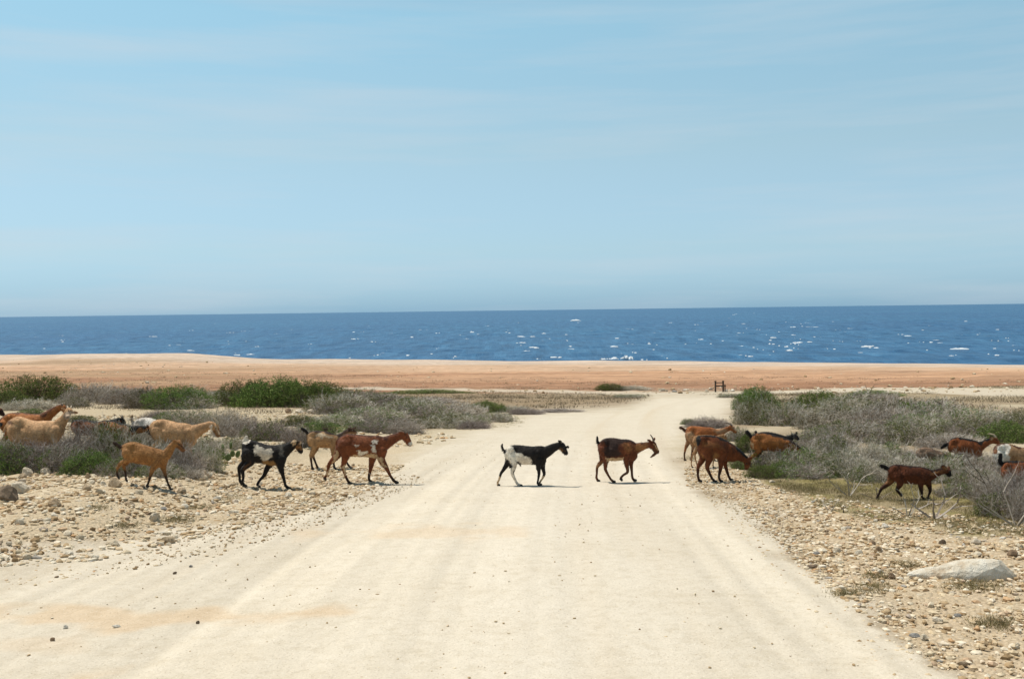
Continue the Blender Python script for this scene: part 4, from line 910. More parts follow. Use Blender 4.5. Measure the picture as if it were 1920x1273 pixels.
def goat(sp):
    ox, oy, sc = CR[sp['c']]; Y0 = sp['Y']; yaw = sp.get('yaw', 0.0)
    ucen = np.mean([q[0] for q in sp['trunk']])
    mpu = Y0 / F / sc                                  # metres per crop unit
    def W(u, v, y=0.0):
        return at_depth(ox + u / sc, oy + v / sc, Y0 + y + yaw * (u - ucen) * mpu)
    g = GM()
    # trunk
    T = np.array(sp['trunk'], float); n = len(T)
    tk = np.linspace(0, n - 1, (n - 1) * 4 + 1)
    def cr(col_):
        out = []
        for t_ in tk:
            i = min(int(t_), n - 2); f_ = t_ - i; a = T[max(i - 1, 0), col_]; b_ = T[i, col_]; c_ = T[i + 1, col_]; d_ = T[min(i + 2, n - 1), col_]
            out.append(.5 * (2 * b_ + (c_ - a) * f_ + (2 * a - 5 * b_ + 4 * c_ - d_) * f_ ** 2 + (3 * b_ - a - 3 * c_ + d_) * f_ ** 3))
        return np.array(out)
    U, TP, BT = cr(0), cr(1), cr(2)
    dmax = (T[:, 2] - T[:, 1]).max()
    rings = []; L = U[-1] - U[0]
    wb = sp.get('wide', 0.37)
    for i in range(len(U)):
        f_ = (U[i] - U[0]) / L
        hw = dmax * mpu * np.interp(f_, [0, .06, .2, .45, .65, .82, .95, 1], [.13, .22, .30, wb + .02, wb, .29, .22, .14])
        hgt = (BT[i] - TP[i]); mid = (BT[i] + TP[i]) / 2
        ring = []
        for a in np.linspace(0, 2 * math.pi, 22, endpoint=False):
            ca_, sa = math.cos(a), math.sin(a)
            yy = hw * ca_ * (1 - .32 * max(sa, 0) ** 1.5 - .12 * max(-sa, 0))
            yy *= 1 - .42 * math.exp(-((f_ - .27) / .075) ** 2) * math.exp(-((sa - .35) / .4) ** 2) - .10 * math.exp(-((f_ - .74) / .05) ** 2) * math.exp(-((sa - .3) / .5) ** 2)
            ring.append(W(U[i], mid - sa * hgt / 2, yy))
        rings.append(np.array(ring))
    g.rings(rings)
    # hip bone and shoulder blade
    for f0, fr, rb_, yw in ((.15, .27, .15, .17), (.80, .42, .17, .18)):
        uu_ = U[0] + L * f0; tp_ = np.interp(uu_, U, TP); bt_ = np.interp(uu_, U, BT)
        for sg in (-1, 1):
            p_ = W(uu_, tp_ + (bt_ - tp_) * fr, sg * dmax * mpu * yw); g.ball(p_, dmax * mpu * rb_, (1.0, .62, 1.35))
    lw = dmax * mpu * .30
    # neck
    nk = sp['neck']; g.chain([W(a, b_) for a, b_, r_ in nk], [r_ * mpu for a, b_, r_ in nk], .66)
    # head
    hd = sp['head']; (pu, pv), (mu, mv), hr = hd[0], hd[1], hd[2] * mpu
    ty = sp.get('face', 0.0)                            # turn of the muzzle toward the camera, metres
    A = W(pu, pv); B = W(mu, mv, -ty)
    ax = B - A; HL = np.linalg.norm(ax)
    nkend = W(nk[-1][0], nk[-1][1]); g.chain([nkend, A + ax * .18], [nk[-1][2] * mpu, hr * .92], .72)
    ts = [0.0, .16, .34, .55, .75, .9, 1.0]; rr = [.80, 1.0, .95, .74, .60, .56, .42]
    d = ax / HL; lat = np.array([0, 1., 0]); lat = lat - d * d.dot(lat)
    if np.linalg.norm(lat) < .5: lat = np.array([1., 0, 0]) - d * d[0]
    lat /= np.linalg.norm(lat); nrm = np.cross(lat, d)
    if nrm[2] < 0: nrm = -nrm
    hrings = []
    for t_, r_ in zip(ts, rr):
        c_ = A + ax * t_ + nrm * hr * (.10 * math.sin(t_ * 3.1))
        a = np.linspace(0, 2 * math.pi, 16, endpoint=False)
        lw_ = np.interp(t_, [0, .2, .4, .7, 1], [.62, .74, .66, .52, .52])
        hrings.append(c_ + hr * r_ * (np.cos(a)[:, None] * nrm + lw_ * np.sin(a)[:, None] * lat))
    g.rings(hrings); g.ball(A + d * hr * .3, hr * .82, (1, .72, 1)); g.ball(B - d * hr * .35, hr * .48, (1, .8, 1))
    # jaw line
    g.chain([A + ax * .30 - nrm * hr * .45, A + ax * .85 - nrm * hr * .35], [hr * .5, hr * .28], .7)
    # brow ridges
    for sgn in (-1, 1): g.ball(A + ax * .33 + nrm * hr * .55 + lat * sgn * hr * .42, hr * .24)
    # ears: leaf shaped
    for (eu, ev, tu, tv, ey) in sp.get('ears', []):
        a = W(eu, ev, np.sign(ey) * hr * .55); b_ = W(tu, tv, ey)
        e_ = b_ - a; el = np.linalg.norm(e_); e_ /= el; s1 = np.cross(e_, np.array([0, 1., 0.2])); s1 /= np.linalg.norm(s1) + 1e-9; s2 = np.cross(e_, s1); R = []
        for t_, wd in ((-.1, .3), (.15, .7), (.4, 1), (.7, .8), (.92, .35), (1.02, .1)):
            aa = np.linspace(0, 2 * math.pi, 10, endpoint=False)
            R.append(a + e_ * el * t_ + wd * (np.cos(aa)[:, None] * s1 * max(el * .26, .021) + np.sin(aa)[:, None] * s2 * .009))
        g.rings(R)
    hooves = []
    # legs
    legs = sp.get('legs', [])
    lh = sp.get('lat', .55) * dmax * mpu * .36
    if sp.get('auto') is not None:
        uh, uf, vb = sp['auto'][:3]; ph = sp['auto'][3] if len(sp['auto']) > 3 else 0
        gy = project(np.array([0, 0, 0]) + np.array([W(uh, vb)[0], Y0, zg(W(uh, vb)[0], Y0)]))[1]; vg = (gy - oy) * sc
        Lg = vg - vb; D = dmax
        def hind(o, s_): return [(o, vb - D * .45, D * .26), (o + D * .12, vb - .02 * D, D * .15), (o - D * .18 + s_ * .5, vb + Lg * .42, D * .075), (o - D * .12 + s_, vb + Lg * .80, D * .052), (o - D * .03 + s_ * 1.1, vg - D * .04, D * .06)]
        def fore(o, s_): return [(o, vb - D * .40, D * .22), (o - D * .04, vb, D * .12), (o + s_ * .45, vb + Lg * .48, D * .075), (o + s_ * .9, vb + Lg * .82, D * .052), (o + s_ + D * .04, vg - D * .04, D * .06)]
        k_ = D * .30
        legs = [('h', -1, hind(uh, -k_ * (1 if ph == 0 else -.6))), ('h', 1, hind(uh + D * .05, k_ * (.9 if ph == 0 else -1.))), ('f', -1, fore(uf, k_ * (1 if ph == 0 else -.7))), ('f', 1, fore(uf, -k_ * (.8 if ph == 0 else -1)))]
        legs = [l_ for l_ in legs if l_[0] + ('n' if l_[1] < 0 else 'f') not in sp.get('skip', ())]
    for kind, side, pts, *up in legs:
        P = []
        for i, (a, b_, r_) in enumerate(pts):
            inw = .75 if i == 0 else 1.0
            P.append(W(a, b_, side * lh * inw))
        rs = [r_ * mpu for _, _, r_ in pts]
        gz = float(zg(P[-1][0], P[-1][1]))
        if not up and (P[-1][2] - gz < 0.07 or P[-1][2] < gz):       # planted
            dz = gz + rs[-1] * .75 + .004 - P[-1][2]
            for i in range(1, len(P)): P[i] = P[i] + np.array([0, 0, dz * (i / (len(P) - 1)) ** 2])
        rs = [max(r_, .0125) for r_ in rs]
        g.chain(P, rs, .78)
        if kind == 'h': g.ball(P[0], rs[0] * 1.0, (1.0, .55, 1.15))
        dd = P[-1] - P[-2]; hooves.append((P[-1], dd, rs[-1]))
    for ex in sp.get('extra', []):
        g.chain([W(a, b_, y_) for a, b_, r_, y_ in ex], [r_ * mpu for a, b_, r_, y_ in ex], .9)
    # tail
    tl = sp.get('tail')
    if tl: g.chain([W(a, b_) for a, b_, r_ in tl], [r_ * mpu for a, b_, r_ in tl], .6)
    vox = sp.get('vox', .0075)
    # root
    rx = W(ucen, 0)[0]; rt = np.array([rx, Y0, float(zg(rx, Y0))])
    g.V = [v - rt for v in g.V]
    me = fuse(g, vox, 'body')
    co = np.zeros(len(me.vertices) * 3, np.float32); me.vertices.foreach_get('co', co); co = co.reshape(-1, 3) + rt
    nm = np.zeros(len(me.vertices) * 3, np.float32); me.vertices.foreach_get('normal', nm); nm = nm.reshape(-1, 3)
    qx, qy = project(co); u = (qx - ox) * sc; v = (qy - oy) * sc
    ju = (fbm(co[:, 0] * 16, co[:, 2] * 16 + co[:, 1] * 9, 7, 5) - .5) * .11 / mpu; jv = (fbm(co[:, 0] * 16 + 50, co[:, 2] * 16 + co[:, 1] * 9, 8, 5) - .5) * .11 / mpu
    uj, vj = u + ju, v + jv
    colr = np.tile(np.array(sp['col'], float), (len(co), 1))
    # slow change of tone: lighter below, darker spine
    if 'low' in sp:
        tp = np.interp(u, T[:, 0], T[:, 1]); bt = np.interp(u, T[:, 0], T[:, 2]); f_ = sst(.55, .95, (v + jv * 1.5 - tp) / np.maximum(bt - tp, 1)) * ((u > T[0, 0]) & (u < T[-1, 0]))
        colr = colr * (1 - f_[:, None]) + np.array(sp['low']) * f_[:, None]
    yl = co[:, 1] - (Y0 + yaw * (u - ucen) * mpu)
    for c_, poly, side in sp.get('patch', []):
        wd_ = .007 if (c_[0] > .5 or c_[0] < .03) else .028
        k_ = sst(-wd_ / mpu, wd_ / mpu, sdpoly(uj, vj, poly))
        if side == 'n': k_ = k_ * (yl < 0.0)
        if side == 'f': k_ = k_ * (yl > 0.0)
        if side == 's': k_ = k_ * (np.abs(yl) < .05)
        colr = colr * (1 - k_[:, None]) + np.array(c_) * k_[:, None]
    if 'spine' in sp:
        tl_u = list(T[:, 0]) + [q[0] for q in nk[1:]]; tl_v = list(T[:, 1]) + [q[1] - q[2] for q in nk[1:]]
        o_ = np.argsort(tl_u); tp = np.interp(u, np.array(tl_u)[o_], np.array(tl_v)[o_])
        k_ = sst(.030, .012, (v - tp) * mpu + ju * mpu * .6) * (nm[:, 2] > .05) * (u > T[0, 0]) * (u < pu)
        colr = colr * (1 - k_[:, None]) + np.array(sp['spine']) * k_[:, None]
    if 'tailc' in sp and tl:
        k_ = np.zeros(len(co))
        for (a, b_, r_) in tl[1:]: k_ = np.maximum(k_, (np.hypot(u - a, v - b_) < r_ * 2.1))
        k_ = np.maximum(k_, 0); colr = colr * (1 - k_[:, None]) + np.array(sp['tailc']) * k_[:, None]
    if 'legc' in sp:                                     # colour of the lower legs
        gzv = zg(co[:, 0], co[:, 1]); hgt = co[:, 2] - gzv; lim = sp.get('legh', .2)
        k_ = sst(lim + .04, lim - .04, hgt + ju * mpu) * (hgt < lim + .1) * (v > T[:, 2].max() - dmax * .15)
        colr = colr * (1 - k_[:, None]) + np.array(sp['legc']) * k_[:, None]
    if 'facec' in sp:
        hl = (co - A) @ d; hc = np.linalg.norm((co - A) - np.outer(hl, d), axis=1); k_ = sst(.30 * HL, .45 * HL, hl) * (hc < hr * 1.6) * (hl < HL * 1.3)
        colr = colr * (1 - k_[:, None]) + np.array(sp['facec']) * k_[:, None]
    if 'blaze' in sp:                                    # pale stripe over the eye
        hv = co - A; hl = hv @ d; hn = hv @ nrm; k_ = sst(.1, .2, hl / HL) * sst(.9, .8, hl / HL) * sst(.22, .36, hn / hr) * sst(.72, .58, hn / hr)
        colr = colr * (1 - k_[:, None]) + np.array(sp['blaze']) * k_[:, None]
    # nose is dark
    hv = co - B; k_ = (np.linalg.norm(hv, axis=1) < hr * .38) * sp.get('nose', .5)
    colr = colr * (1 - k_[:, None]) + np.array((.03, .022, .02)) * k_[:, None]
    cat = me.color_attributes.new('coat', 'FLOAT_COLOR', 'POINT')
    cat.data.foreach_set('color', np.concatenate([np.clip(colr, .004, 1), np.ones((len(co), 1))], 1).astype(np.float32).ravel())
    root = empty('goat', rt); tag(root, sp['label'], 'goat')
    if sp.get('grp'): root['group'] = sp['grp']
    me.materials.append(mt_coat); link('body', me, None, root)
    # short coat hair lying back along the skin
    hr_ = np.random.default_rng(int(Y0 * 1000) % 9973); nh = 9000
    pick = hr_.integers(0, len(co), nh); pn = nm[pick].astype(float); pc_ = (co - rt)[pick].astype(float)
    flow = np.array([-.75, 0, -.65]) + hr_.normal(0, .25, (nh, 3)); flow -= (flow * pn).sum(1, keepdims=True) * pn
    flow = flow / (np.linalg.norm(flow, axis=1, keepdims=True) + 1e-6) + pn * hr_.uniform(.12, .55, (nh, 1))
    ln = hr_.uniform(.012, .034, nh); side_ = np.cross(flow, pn); side_ /= np.linalg.norm(side_, axis=1, keepdims=True) + 1e-6
    low_ = (co[pick][:, 2] - zg(co[pick][:, 0], co[pick][:, 1])) < .26; ln[low_] *= .35
    V = np.stack([pc_ - side_ * .0036 - pn * .002, pc_ + side_ * .0036 - pn * .002, pc_ + flow * ln[:, None]], 1).reshape(-1, 3)
    hm_ = mesh_np('hair', V, np.arange(nh * 3).reshape(-1, 3)); hc_ = np.repeat(colr[pick] * hr_.uniform(.6, 1.45, (nh, 1)), 3, 0)
    ha = hm_.color_attributes.new('coat', 'FLOAT_COLOR', 'POINT'); ha.data.foreach_set('color', np.concatenate([np.clip(hc_, .004, 1), np.ones((nh * 3, 1))], 1).astype(np.float32).ravel())
    link('hair', hm_, mt_coat, root)
    # hooves: two toed wedges
    for P, dd, r_ in hooves:
        c_ = P - rt; planted = P[2] - zg(P[0], P[1]) < .035
        v, f = I2; v = v.copy(); r2_ = max(r_ * 1.1, .015); toe = np.where(v[:, 0] > 0, 1.55, .9); V = np.stack([v[:, 0] * r2_ * toe, v[:, 1] * r2_ * .85, v[:, 2] * r2_ * .95], -1)
        V[:, 2] = np.maximum(V[:, 2], -r2_ * .75); V[:, 1] *= np.where(v[:, 0] > .3, 1.0, .9)
        o = link('hoof', mesh_np('hoof', V, f, True), mt_hoof, root); o.location = c_ + np.array([.005, 0, -.004])
        if not planted: o.rotation_euler = (0, 1.1, 0)
    # eyes
    for sgn in (-1, 1):
        o = link('eye', mesh_np('eye', I1[0] * .0125, I1[1], True), mt_eye, root)
        o.location = A + ax * .34 + nrm * hr * .32 + lat * sgn * hr * .62 - rt
    for hn in sp.get('horns', []):
        q = GM(); pts = [W(a, b_, y_) for a, b_, y_ in hn]; k_ = len(pts)
        q.chain(pts, [max(.015 * (1 - i / (k_ - .6)), .004) for i in range(k_)])
        me_ = bpy.data.meshes.new('horn'); me_.from_pydata((np.concatenate(q.V) - rt).tolist(), [], q.F)
        for p_ in me_.polygons: p_.use_smooth = True
        link('horn', me_, mt_hornp if sp.get('hornp') else mt_horn, root)
    return root

BLK = (.016, .013, .012); WHT = (.80, .76, .68); DKB = (.075, .028, .013); BRN = (.20, .062, .022); RED = (.25, .075, .022); ORG = (.44, .17, .050); TAN = (.42, .235, .10); PAL = (.62, .385, .205); CRM = (.62, .47, .30)
G = []
G.append(dict(c='D', Y=15.0, label='black and white goat walking alone in the middle of the road', col=BLK,
  trunk=[(262, 430, 545), (300, 395, 600), (370, 345, 655), (480, 332, 680), (620, 345, 695), (760, 358, 695), (880, 350, 705), (960, 352, 735), (1020, 380, 640)],
  neck=[(940, 500, 125), (1050, 445, 98), (1150, 385, 78), (1235, 350, 64)], head=((1275, 312), (1402, 508), 68), ears=[(1290, 300, 1237, 240, -.03), (1380, 362, 1447, 374, .10)], horns=[[(1300, 290, -.02), (1290, 262, -.025), (1272, 248, -.03)]],
  legs=[('h', -1, [(400, 560, 90), (430, 650, 64), (418, 770, 44), (396, 865, 34), (445, 985, 24), (488, 1075, 24), (540, 1120, 27)]),
        ('h', 1, [(340, 560, 70), (310, 670, 50), (245, 780, 36), (190, 865, 28), (155, 990, 20), (128, 1055, 21), (135, 1108, 24)]),
        ('f', -1, [(890, 600, 85), (880, 720, 46), (888, 870, 29), (872, 990, 20), (862, 1062, 21), (890, 1122, 25)]),
        ('f', 1, [(950, 660, 60), (960, 760, 40), (985, 880, 29), (945, 980, 20), (905, 1060, 20), (905, 1120, 24)])],
  extra=[[(330, 620, 40, 0), (365, 735, 20, 0)], [(540, 680, 16, 0), (555, 712, 9, 0)]],
  tail=[(290, 485, 26), (235, 425, 22), (212, 365, 20), (215, 318, 17)], tailc=BLK,
  patch=[(WHT, [(300, 470), (312, 400), (345, 350), (400, 362), (432, 440), (520, 490), (620, 520), (740, 540), (752, 600), (745, 720), (600, 730), (500, 640), (462, 655), (470, 760), (450, 860), (600, 1090), (480, 1110), (350, 900), (350, 850), (390, 740), (340, 620), (265, 540), (255, 500)], 'n'),
         (WHT, [(300, 470), (312, 400), (345, 350), (400, 362), (432, 440), (520, 490), (620, 520), (740, 540), (752, 600), (745, 720), (480, 720), (300, 560)], 'f'),
         (CRM, [(60, 1075), (150, 895), (220, 915), (180, 1075)], 'f'), (CRM, [(880, 1090), (940, 905), (1010, 930), (960, 1090)], 'f'), ((.35, .19, .08), [(1262, 380), (1280, 375), (1345, 465), (1335, 480)], 'n'), (CRM, [(180, 290), (245, 290), (245, 345), (190, 345)], 'b')]))
G.append(dict(c='E', Y=15.45, label='dark backed brown goat with a beard on the open road', col=(.15, .045, .018),
  trunk=[(225, 350, 460), (262, 305, 560), (340, 242, 640), (430, 220, 672), (560, 222, 682), (680, 245, 668), (800, 248, 650), (880, 265, 682), (950, 300, 680), (1010, 360, 610)],
  neck=[(930, 450, 125), (1050, 405, 92), (1150, 378, 72), (1225, 360, 62)], head=((1275, 315), (1425, 520), 72), ears=[(1290, 300, 1205, 248, -.07), (1335, 280, 1362, 205, .08)],
  horns=[[(1325, 280, -.02), (1310, 225, -.02), (1262, 155, -.02)], [(1330, 280, .02), (1315, 225, .03), (1275, 160, .04)]],
  legs=[('h', -1, [(340, 450, 110), (375, 600, 66), (378, 740, 44), (372, 845, 34), (430, 960, 24), (480, 1040, 24), (530, 1082, 28)]),
        ('h', 1, [(320, 560, 75), (305, 680, 48), (212, 800, 30), (203, 920, 24), (195, 1010, 25), (222, 1068, 28)]),
        ('f', -1, [(800, 560, 90), (790, 700, 50), (815, 860, 33), (808, 910, 28), (735, 955, 25), (690, 1000, 26), (678, 1035, 30)], 'up'),
        ('f', 1, [(890, 620, 70), (885, 750, 40), (897, 880, 28), (905, 990, 25), (915, 1040, 26), (945, 1080, 32)])],
  extra=[[(1375, 520, 28, 0), (1335, 560, 26, 0), (1280, 598, 12, 0)], [(420, 660, 26, 0), (440, 705, 10, 0)]],
  tail=[(245, 345, 34), (215, 290, 28), (215, 235, 24), (212, 195, 16)], tailc=BLK,
  patch=[((.038, .020, .016), [(240, 330), (340, 200), (900, 200), (960, 320), (1220, 290), (1230, 320), (1000, 345), (860, 290), (700, 330), (640, 450), (700, 560), (560, 600), (400, 560), (330, 500), (420, 380), (330, 330)], 'b'), ((.30, .13, .05), [(720, 330), (800, 300), (880, 340), (900, 440), (800, 520), (740, 440)], 'b'), ((.36, .17, .065), [(930, 380), (1220, 320), (1240, 440), (1080, 500), (960, 470)], 'b'),
         (CRM, [(395, 580), (560, 612), (720, 612), (735, 720), (420, 740)], 'b'), ((.32, .16, .07), [(150, 760), (330, 680), (280, 1010), (150, 1010)], 'f')], facec=(.11, .045, .02), blaze=(.6, .4, .22), legc=(.12, .05, .025), legh=.22))
G.append(dict(c='C', Y=15.75, label='large reddish brown goat with white flecks on its side at the left of the road', col=BRN,
  trunk=[(1082, 235, 330), (1110, 205, 375), (1180, 176, 402), (1260, 182, 406), (1340, 188, 408), (1430, 194, 416), (1500, 196, 426), (1550, 215, 405), (1575, 245, 350)],
  neck=[(1520, 290, 82), (1600, 248, 56), (1670, 212, 44), (1712, 195, 40)], head=((1740, 180), (1818, 295), 40), ears=[(1742, 172, 1690, 160, -.08), (1748, 172, 1705, 155, .08)],
  horns=[[(1762, 165, -.02), (1735, 138, -.03), (1690, 126, -.04)], [(1768, 165, .02), (1745, 135, .03), (1700, 122, .04)]],
  legs=[('h', -1, [(1160, 290, 78), (1165, 390, 46), (1150, 450, 28), (1138, 500, 22), (1160, 580, 14), (1182, 625, 14), (1205, 645, 16)]),
        ('h', 1, [(1120, 320, 60), (1075, 400, 36), (1000, 480, 20), (985, 555, 14), (965, 598, 14), (952, 620, 16)]),
        ('f', -1, [(1520, 350, 62), (1520, 430, 38), (1570, 515, 22), (1608, 590, 14), (1640, 635, 14), (1668, 657, 16)]),
        ('f', 1, [(1440, 380, 50), (1425, 460, 30), (1410, 540, 19), (1396, 610, 14), (1398, 640, 14), (1410, 668, 17)])],
  tail=[(1092, 235, 16), (1078, 262, 14), (1078, 290, 10)],
  patch=[(WHT, [(1425, 240), (1475, 225), (1482, 258), (1452, 282), (1430, 262)], 'n'), (WHT, [(1248, 288), (1296, 288), (1270, 322)], 'n'), (WHT, [(1398, 272), (1440, 285), (1462, 330), (1475, 375), (1440, 362), (1418, 320)], 'n'), (WHT, [(1262, 352), (1308, 342), (1322, 352), (1372, 338), (1382, 362), (1310, 386), (1280, 380)], 'n'),
         (CRM, [(1210, 402), (1400, 378), (1480, 385), (1535, 450), (1590, 520), (1555, 530), (1480, 440), (1400, 440), (1300, 425)], 'n'), (CRM, [(1100, 360), (1060, 350), (1030, 470), (950, 600), (990, 600), (1020, 500), (1090, 430)], 'f'), (CRM, [(1145, 500), (1180, 500), (1190, 575), (1150, 575)], 'n'), (WHT, [(1385, 585), (1425, 585), (1420, 612), (1385, 612)], 'f'), (WHT, [(1795, 270), (1830, 265), (1830, 305), (1805, 300)], 'b')],
  legc=(.05, .025, .015), legh=.13, spine=(.09, .03, .014), nose=.2))
G.append(dict(c='C', Y=15.2, label='black goat with a white flank patch and white tail on the left verge', col=BLK,
  trunk=[(128, 265, 400), (160, 245, 450), (220, 238, 462), (300, 260, 470), (380, 285, 482), (450, 290, 492), (510, 282, 490), (555, 300, 430)],
  neck=[(520, 370, 76), (580, 325, 56), (630, 290, 44), (650, 278, 40)], head=((672, 262), (724, 368), 40), ears=[(672, 268, 636, 262, -.06), (705, 262, 722, 250, .09)], horns=[[(688, 248, -.02), (672, 228, -.02), (640, 208, -.02)], [(694, 246, .02), (684, 224, .02), (655, 202, .03)]],
  legs=[('h', -1, [(195, 370, 68), (215, 450, 44), (165, 505, 27), (132, 540, 22), (140, 610, 14), (130, 660, 14), (150, 692, 17)]),
        ('h', 1, [(165, 400, 50), (155, 460, 34), (98, 515, 20), (102, 590, 14), (105, 640, 14), (125, 668, 16)]),
        ('f', -1, [(515, 430, 58), (515, 510, 32), (535, 590, 19), (552, 650, 14), (562, 690, 14), (590, 712, 17)]),
        ('f', 1, [(450, 430, 50), (385, 510, 28), (350, 590, 19), (305, 640, 14), (282, 680, 14), (285, 703, 16)])],
  tail=[(150, 255, 22), (168, 232, 22), (172, 205, 14)], tailc=WHT,
  patch=[((.66, .62, .54), [(232, 288), (290, 288), (345, 328), (400, 315), (440, 335), (435, 400), (395, 425), (355, 455), (320, 420), (262, 385)], 'b'), ((.40, .24, .09), [(335, 450), (460, 460), (480, 500), (340, 490)], 'b'), ((.20, .19, .17), [(500, 290), (515, 290), (535, 380), (522, 380)], 'n'), (CRM, [(635, 240), (668, 250), (650, 280), (630, 300)], 'b'), ((.35, .18, .07), [(700, 250), (725, 255), (730, 330), (690, 310), (665, 375), (640, 360), (670, 300)], 'b'), (CRM, [(715, 240), (730, 250), (728, 290), (716, 280)], 'b'), ((.09, .045, .02), [(130, 520), (200, 465), (210, 490), (150, 560)], 'n')]))
G.append(dict(c='C', Y=18.3, label='tan goat with a black spine half hidden behind the large reddish brown goat', col=(.46, .29, .15), vox=.009,
  trunk=[(778, 190, 250), (800, 160, 300), (860, 145, 312), (940, 150, 318), (1020, 170, 320), (1080, 190, 320), (1125, 205, 290)],
  neck=[(1085, 240, 58), (1140, 200, 42), (1180, 165, 34)], head=((1205, 140), (1272, 168), 30), ears=[(1205, 135, 1192, 108, -.03), (1240, 125, 1275, 108, .08)], horns=[[(1215, 122, -.02), (1210, 100, -.02), (1195, 86, -.03)], [(1245, 115, .02), (1248, 98, .02), (1243, 85, .03)]],
  legs=[('h', -1, [(830, 240, 45), (850, 305, 28), (815, 390, 16), (822, 465, 11), (830, 515, 13)]), ('h', 1, [(850, 240, 40), (875, 310, 26), (838, 390, 15), (862, 465, 11), (885, 520, 13)]),
        ('f', -1, [(1040, 270, 42), (1035, 330, 24), (1042, 410, 15), (1045, 480, 11), (1052, 525, 13)]), ('f', 1, [(1090, 270, 38), (1110, 340, 22), (1150, 420, 14), (1180, 480, 11), (1210, 525, 13)])],
  tail=[(785, 190, 12), (768, 152, 15), (728, 125, 15)], tailc=BLK, spine=(.05, .03, .02), legc=(.06, .035, .025), legh=.24,
  patch=[((.62, .52, .38), [(860, 170), (900, 160), (960, 190), (1040, 190), (1050, 220), (960, 215), (880, 210)], 'b'), ((.10, .05, .03), [(1050, 150), (1200, 110), (1290, 100), (1290, 160), (1210, 160), (1100, 200)], 'b')]))
G.append(dict(c='B', Y=13.5, label='small tan hornless goat stepping over stones in front of the left brush', col=(.40, .205, .075),
  trunk=[(198, 640, 740), (235, 612, 800), (310, 592, 845), (400, 606, 862), (500, 640, 882), (600, 668, 902), (680, 688, 912), (740, 705, 870), (765, 735, 820)],
  neck=[(700, 790, 82), (765, 735, 60), (812, 665, 46), (845, 620, 40)], head=((872, 592), (978, 708), 40), ears=[(868, 590, 842, 562, -.03), (905, 590, 925, 565, .07)],
  legs=[('h', -1, [(270, 730, 75), (315, 790, 48), (250, 820, 30), (175, 862, 22), (132, 940, 14), (130, 1000, 14), (145, 1035, 16)]), ('h', 1, [(280, 760, 60), (265, 830, 36), (215, 890, 22), (235, 965, 15), (240, 1030, 14), (245, 1070, 16)]),
        ('f', -1, [(650, 840, 62), (580, 930, 33), (548, 1020, 20), (530, 1085, 14), (505, 1140, 17)]), ('f', 1, [(710, 840, 55), (715, 920, 32), (742, 1010, 19), (770, 1090, 14), (802, 1140, 17)])],
  tail=[(215, 668, 22), (160, 642, 20), (98, 602, 18)], tailc=(.05, .03, .02), legc=(.06, .035, .02), legh=.20, facec=(.28, .13, .05), blaze=(.10, .05, .025),
  patch=[]))
hidY = 17.0
G.append(dict(c='B', Y=16.9, label='large pale tan horned goat with lowered head behind the left brush', col=PAL, vox=.0085,
  trunk=[(545, 375, 470), (590, 330, 560), (680, 306, 600), (780, 320, 622), (900, 350, 632), (1000, 358, 642), (1080, 385, 650), (1130, 420, 600)],
  neck=[(1060, 490, 110), (1170, 435, 72), (1260, 395, 54), (1310, 378, 46)], head=((1345, 372), (1412, 530), 46), ears=[(1345, 385, 1285, 410, -.07), (1355, 380, 1330, 350, .08)], horns=[[(1385, 368, -.02), (1365, 325, -.03), (1328, 285, -.03)], [(1395, 365, .02), (1382, 325, .03), (1345, 285, .04)]], hornp=1,
  auto=(640, 1020, 590), facec=(.32, .17, .08), blaze=(.62, .5, .36), legc=(.2, .12, .07), legh=.15,
  patch=[(WHT, [(1290, 380), (1330, 365), (1325, 400), (1295, 420)], 'n')]))
G.append(dict(c='B', Y=17.9, label='white goat seen only by its rump behind the pale tan horned goat', col=(.86, .84, .80), vox=.01,
  trunk=[(325, 370, 440), (365, 322, 480), (450, 290, 520), (550, 292, 540), (650, 325, 545), (750, 355, 545), (800, 380, 520)],
  neck=[(770, 430, 70), (850, 435, 46), (900, 445, 38)], head=((930, 450), (990, 540), 36), auto=(400, 730, 520), tail=[(335, 360, 18), (318, 310, 18), (322, 262, 16)], tailc=(.50, .36, .22), ears=[(930, 445, 900, 460, -.05)]))
G.append(dict(c='B', Y=17.0, label='brown goat with black neck and dark lowered head, left of the pale tan horned goat', col=(.34, .155, .055), vox=.009,
  trunk=[(-130, 380, 460), (-95, 338, 520), (-20, 318, 560), (80, 332, 572), (180, 355, 580), (270, 378, 582), (320, 400, 545)],
  neck=[(260, 460, 80), (370, 440, 52), (470, 430, 42)], head=((505, 412), (562, 500), 38), ears=[(508, 415, 528, 380, -.05), (520, 410, 545, 395, .07)], horns=[[(520, 400, -.02), (515, 385, -.03), (500, 370, -.03)]],
  auto=(-40, 250, 560), tail=[(-125, 385, 14), (-140, 420, 16), (-142, 460, 12)], tailc=(.5, .4, .3), spine=BLK, facec=BLK, 
  patch=[(BLK, [(280, 370), (330, 385), (500, 385), (520, 420), (400, 430), (330, 460), (290, 430)], 'b'), (CRM, [(-150, 400), (-120, 380), (-110, 500), (-150, 520)], 'b')]))
